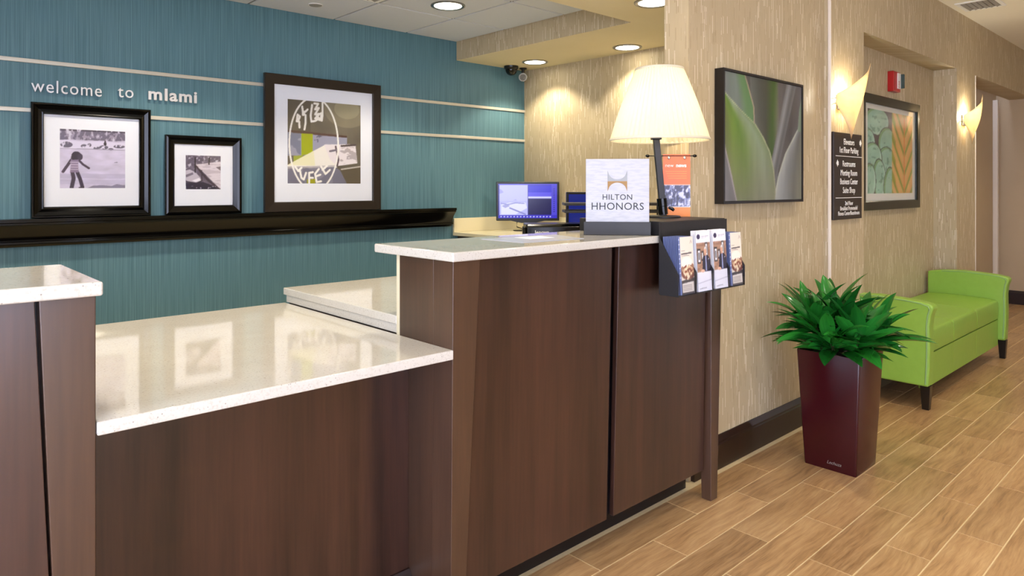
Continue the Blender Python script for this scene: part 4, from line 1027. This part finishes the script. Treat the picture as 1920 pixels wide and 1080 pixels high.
c.put(R, (224,178,110)); c.put(R&(fr_<.25), (204,176,88)); c.put(R&(fr_<.12), (126,144,50)); c.put(R&(fr_>.25)&(fr_<.33), (228,150,90)); c.put(R&(fr_>.86), (160,170,70)); c.put(R&(np.abs(c.U-.80)<.012), (226,130,60)); c.put(R&(c.U<.60)&(fr_<.40), (140,160,50), .7)
c.shade(0.92+0.16*c.noise(8,8,4,3))
gf = [(0,0.001),(0,0.026),(0.06,0.030),(0.90,0.030),(1.0,0.024),(1.0,0.001)]
framed('framed_print','dark framed diptych of mint cactus leaves and an orange palm leaf in the niche', 5.13,6.357,1.196,2.045, YN-0.0005, 0.068, gf, M['greenblack'], M['matwarm'], (5.18,6.30,1.25,1.99), (5.275,6.225,1.318,1.940), c)

# fire alarm strobe
t = thing('fire_alarm', 'red wall fire alarm with white strobe above the leaf diptych', 'fire alarm', (5.775,YN,2.18))
obj('housing', MB().box(5.70,5.845,YN-0.045,YN-0.0005,2.10,2.255), M['red'], t, bevel=0.004)
obj('label_plate', MB().box(5.775,5.832,YN-0.052,YN-0.0452,2.125,2.245), M['white'], t)
obj('strobe', MB().prism([(5.832,2.13),(5.852,2.13),(5.852,2.24),(5.832,2.24)],'y',YN-0.075,YN-0.0452), plain('strobe_lens',(52,72,70),0.08), t, bevel=0.004)
text('lettering','FIRE',0.03,M['red'],t,(0.028,-0.0526,-0.022),0.0003).rotation_euler=(0,-math.pi/2,0)

# ================================================================== SCONCES
def sconce(x0, z0, scale, label):
    t = thing('wall_sconce', label, 'wall light', (x0,YP,z0), 0, 'twisted alabaster wall sconces')
    # curled sheet: kite outline in (x,z), bulging away from the wall
    top = [(-0.165,0.045),(-0.11,0.082),(-0.02,0.138),(0.09,0.195),(0.20,0.262)]
    bot = [(-0.185,-0.01),(-0.16,-0.075),(-0.12,-0.13),(-0.075,-0.18),(-0.02,-0.225)]
    n, m = 14, 12; vs = []; fs = []
    def itp(p, f):
        f *= len(p)-1; i = min(int(f), len(p)-2); g = f-i
        return (p[i][0]*(1-g)+p[i+1][0]*g, p[i][1]*(1-g)+p[i+1][1]*g)
    for i in range(n+1):
        f = i/n; a = itp(top,f); b = itp(bot,f)
        for j in range(m+1):
            g = j/m; x = a[0]*(1-g)+b[0]*g; z = a[1]*(1-g)+b[1]*g
            bow = 0.05*math.sin(math.pi*f*0.9)*math.sin(math.pi*g) 
            x -= 0.035*math.sin(math.pi*g)*max(0,f-0.4)
            y = -(0.030 + 0.085*math.sin(math.pi*min(1,f*0.75))*(1-0.55*g) + bow*0.6)
            vs.append((x*scale, y, z*scale))
    for i in range(n):
        for j in range(m):
            fs.append((i*(m+1)+j,(i+1)*(m+1)+j,(i+1)*(m+1)+j+1,i*(m+1)+j+1))
    s = obj('shade', MB().add(vs,fs), M['sconce'], t, smooth='all', local=True)
    sm = s.modifiers.new('thick','SOLIDIFY'); sm.thickness = 0.0025
    obj('back_plate', MB().box(-0.10,0.0,-0.012,-0.0005,-0.045,0.045), M['steel'], t, local=True, bevel=0.003)
    obj('bulb', MB().sphere((-0.05,-0.048,0.01),0.014,10), M['bulb'], t, smooth='all', local=True)
    for zz in (-0.03,0.05): obj('pin', MB().tube([(-0.145,-0.001,zz*0.4),(-0.145,-0.05,zz*0.4)],0.003,8), M['steel'], t, smooth=True, local=True)
    ld = bpy.data.lights.new('sconce_glow','POINT'); ld.energy = P_SCONCE; ld.color = (1.0,0.92,0.76); ld.shadow_soft_size = 0.02
    lo = bpy.data.objects.new('sconce_glow', ld); C.objects.link(lo); lo.parent = t; lo.location = (-0.04,-0.045,0.03)
sconce(4.425, 1.888, 1.0, 'lit twisted alabaster sconce above the directory sign')
sconce(7.045, 1.948, 0.93, 'lit twisted alabaster sconce on the far pilaster past the niche')

# ================================================================== GREEN BENCH
t = thing('green_bench', 'lime green upholstered bench with two arms and no back by the wall', 'bench', (5.66,1.64,0))
def arm(x0, x1, nm):
    prof = [(1.905,0.150),(1.905,0.655),(1.80,0.672),(1.65,0.680),(1.50,0.672),(1.40,0.664),(1.35,0.655),(1.330,0.640),(1.332,0.622),(1.345,0.585),(1.352,0.52),(1.350,0.40),(1.352,0.28),(1.358,0.150)]
    a = obj('arm', MB().prism(prof,'x',x0,x1), M['green'], t, bevel=0.012, seg=3)
    xs_ = x0-0.001 if nm < 0 else x0
    edge = [(p[0]+0.012, p[1]) for p in prof[2:]]
    edge = [(xs_, 1.80,0.664),(xs_,1.65,0.672),(xs_,1.50,0.664),(xs_,1.40,0.655),(xs_,1.358,0.640),(xs_,1.352,0.62),(xs_,1.362,0.585),(xs_,1.368,0.52),(xs_,1.366,0.40),(xs_,1.368,0.28),(xs_,1.374,0.165)]
    obj('piping', MB().tube([(e[0]-t.location.x,e[1]-t.location.y,e[2]) for e in edge],0.004,8), M['pipe'], t, smooth=True, local=True)
arm(4.685, 4.775, -1); arm(6.55, 6.64, 1)
xs3 = [4.778, 5.36, 5.93, 6.547]
for i in range(3):
    g = 0.0015
    x0, x1 = xs3[i]+g, xs3[i+1]-g
    pr = [(1.90,0.318),(1.90,0.475),(1.65,0.480),(1.46,0.472),(1.415,0.465),(1.402,0.450),(1.398,0.40),(1.400,0.33),(1.406,0.318)]
    obj('seat_section', MB().prism(pr,'x',x0,x1), M['green'], t, bevel=0.006, seg=3)
for i in range(3):
    obj('front_rail', MB().box(xs3[i]+0.0008,xs3[i+1]-0.0008,1.404,1.44,0.112,0.314), M['green'], t, bevel=0.003)
obj('under_frame', MB().box(4.78,6.545,1.45,1.895,0.13,0.315), M['blackmat'], t)
for x in (4.70,6.565):
    for y in (1.385,1.83):
        h = 0.028; q = 0.019; cx = x+0.04
        obj('leg', MB().hexa([(cx-q,y-q),(cx+q,y-q),(cx+q,y+q),(cx-q,y+q)],0.0,[(cx-h,y-h),(cx+h,y-h),(cx+h,y+h),(cx-h,y+h)],0.149), M['legwood'], t, bevel=0.002)

# ================================================================== POTTED PLANT
PX, PY, PHT = 3.503, 1.405, 0.565
t = thing('potted_plant', 'bushy dark green leafy plant in a tall plum square planter', 'plant', (PX,PY,0))
def rsq(h, r, n=4):
    pts = []
    for sx,sy,a0 in ((1,-1,-90),(1,1,0),(-1,1,90),(-1,-1,180)):
        for k in range(n+1):
            a = math.radians(a0+90*k/n); pts.append((sx*(h-r)+r*math.cos(a), sy*(h-r)+r*math.sin(a)))
    return pts
def loft(sections):
    mb = MB(); vs = []; fs = []; n = len(sections[0][0])
    for pts, z in sections: vs += [(x,y,z) for x,y in pts]
    for i in range(len(sections)-1):
        for k in range(n):
            k2 = (k+1)%n; fs.append((i*n+k,i*n+k2,(i+1)*n+k2,(i+1)*n+k))
    fs.append(tuple(range(n-1,-1,-1))); fs.append(tuple((len(sections)-1)*n+k for k in range(n)))
    return mb.add(vs,fs)
pl = obj('planter', loft([(rsq(0.1215,0.006),0.0),(rsq(0.1235,0.008),0.01),(rsq(0.150,0.008),PHT-0.004),(rsq(0.149,0.008),PHT),(rsq(0.140,0.006),PHT),(rsq(0.139,0.006),PHT-0.035)]), M['planter'], t, smooth=True, local=True)
obj('soil', loft([(rsq(0.1385,0.006),PHT-0.034),(rsq(0.12,0.006),PHT-0.022)]), M['soil'], t, local=True)
sc = text_mesh('Lechuza', 0.022, 0.0003, -0.0003, 'CENTER', 0.95)
for v in sc.vertices: v.co.x += 0.30*v.co.z          # slanted like handwriting
so_ = bpy.data.objects.new('script_mark', sc); C.objects.link(so_); so_.parent = pl; sc.materials.append(M['inkgrey'])
so_.location = (-0.1262,-0.022,0.032); so_.rotation_euler = (0.0,0.0,-math.pi/2); 

def leaf_mesh(Ln, Wd, bend, curl, name):
    n = 10; vs = []; fs = []
    ang = 0.0; x = 0.0; z = 0.0
    for i in range(n+1):
        f = i/n
        wv = Wd*0.5*max(0.0, math.sin(math.pi*min(1,f*0.94+0.06)**0.9))**0.8
        if f < 0.16: wv = Wd*0.5*(0.16+0.9*f)
        if i == n: wv = 0.0006
        ca, sa = math.cos(ang), math.sin(ang)
        vs += [(x, wv, z+abs(wv)*curl), (x, wv*0.5, z+wv*curl*0.35), (x, 0, z), (x, -wv*0.5, z+wv*curl*0.35), (x, -wv, z+abs(wv)*curl)]
        st_ = Ln/n; x += st_*ca; z += st_*sa; ang -= bend/n*(0.4+1.2*f)
    for i in range(n):
        for k in range(4):
            fs.append((i*5+k, i*5+k+1, (i+1)*5+k+1, (i+1)*5+k))
    me = MB().add(vs,fs).mesh(name)
    me.materials.append(M['leaf'])
    for p in me.polygons: p.use_smooth = True
    return me
lm = [leaf_mesh(0.25,0.070,0.5,0.40,'leaf'), leaf_mesh(0.27,0.068,0.8,0.34,'leaf'), leaf_mesh(0.22,0.074,0.3,0.42,'leaf'), leaf_mesh(0.28,0.074,0.55,0.30,'leaf'), leaf_mesh(0.20,0.068,1.0,0.36,'leaf')]
rnd = random.Random(21)
canes = [(-0.02,0.02,0.21,0.10),(0.075,0.05,0.16,0.6),(-0.085,0.04,0.16,0.6),(0.06,-0.08,0.12,0.7),(-0.07,-0.08,0.12,0.7),(0.105,-0.02,0.11,0.8),(-0.01,-0.03,0.17,0.1),(0.0,0.10,0.15,0.4),(-0.105,-0.02,0.10,0.8)]
nl = 0
for ci, (cx,cy,hh,out) in enumerate(canes):
    z0 = PHT-0.03
    ox, oy = cx*out, cy*out
    obj('cane', MB().tube([(cx,cy,z0),(cx+ox*.5,cy+oy*.5,z0+hh*.6),(cx+ox,cy+oy,z0+hh)],[0.009,0.008,0.006],8), M['stem'], t, smooth=True, local=True)
    nleaf = 17
    for k in range(nleaf):
        f = k/(nleaf-1)
        az = k*2.39996 + ci*0.9 + rnd.uniform(-.25,.25)
        el = math.radians(6 + 62*f**1.3 + rnd.uniform(-10,10))
        bx, by = math.cos(az)*math.cos(el)+ox*3.2, math.sin(az)*math.cos(el)+oy*3.2
        az2 = math.atan2(by,bx)
        s = rnd.uniform(.92,1.22)*(1.0-0.20*f)
        px, py = cx+ox*(.5+.5*f)+0.01*math.cos(az2), cy+oy*(.5+.5*f)+0.01*math.sin(az2)
        reach = py + math.sin(az2)*0.28*s*math.cos(el*0.7)
        if reach > 0.35: s *= max(0.5, 1-(reach-0.35)/0.22)
        mi = rnd.randrange(5)
        o = bpy.data.objects.new('leaf', lm[mi]); C.objects.link(o); o.parent = t
        o.location = (px, py, z0+hh*(0.50+0.50*f))
        o.scale = (s,s,s)
        o.rotation_euler = (Matrix.Rotation(az2,4,'Z') @ Matrix.Rotation(-el,4,'Y') @ Matrix.Rotation(rnd.uniform(-.5,.5),4,'X')).to_euler()
        nl += 1
for k in range(30):                       # low skirt of leaves spreading over the rim
    az2 = 2*math.pi*k/30 + rnd.uniform(-.12,.12); el = math.radians(rnd.uniform(8,26))
    s = rnd.uniform(.72,.98)
    px, py = 0.085*math.cos(az2), 0.085*math.sin(az2)
    reach = py + math.sin(az2)*0.27*s
    if reach > 0.35: s *= max(0.5, 1-(reach-0.35)/0.22)
    o = bpy.data.objects.new('leaf', lm[rnd.choice((0,2,3))]); C.objects.link(o); o.parent = t
    o.location = (px, py, PHT-0.012+rnd.uniform(0,0.03)); o.scale = (s,s,s)
    o.rotation_euler = (Matrix.Rotation(az2+rnd.uniform(-.3,.3),4,'Z') @ Matrix.Rotation(-el,4,'Y') @ Matrix.Rotation(rnd.uniform(-.6,.6),4,'X')).to_euler()
    nl += 1
print('tiles', ntile, 'leaves', nl)
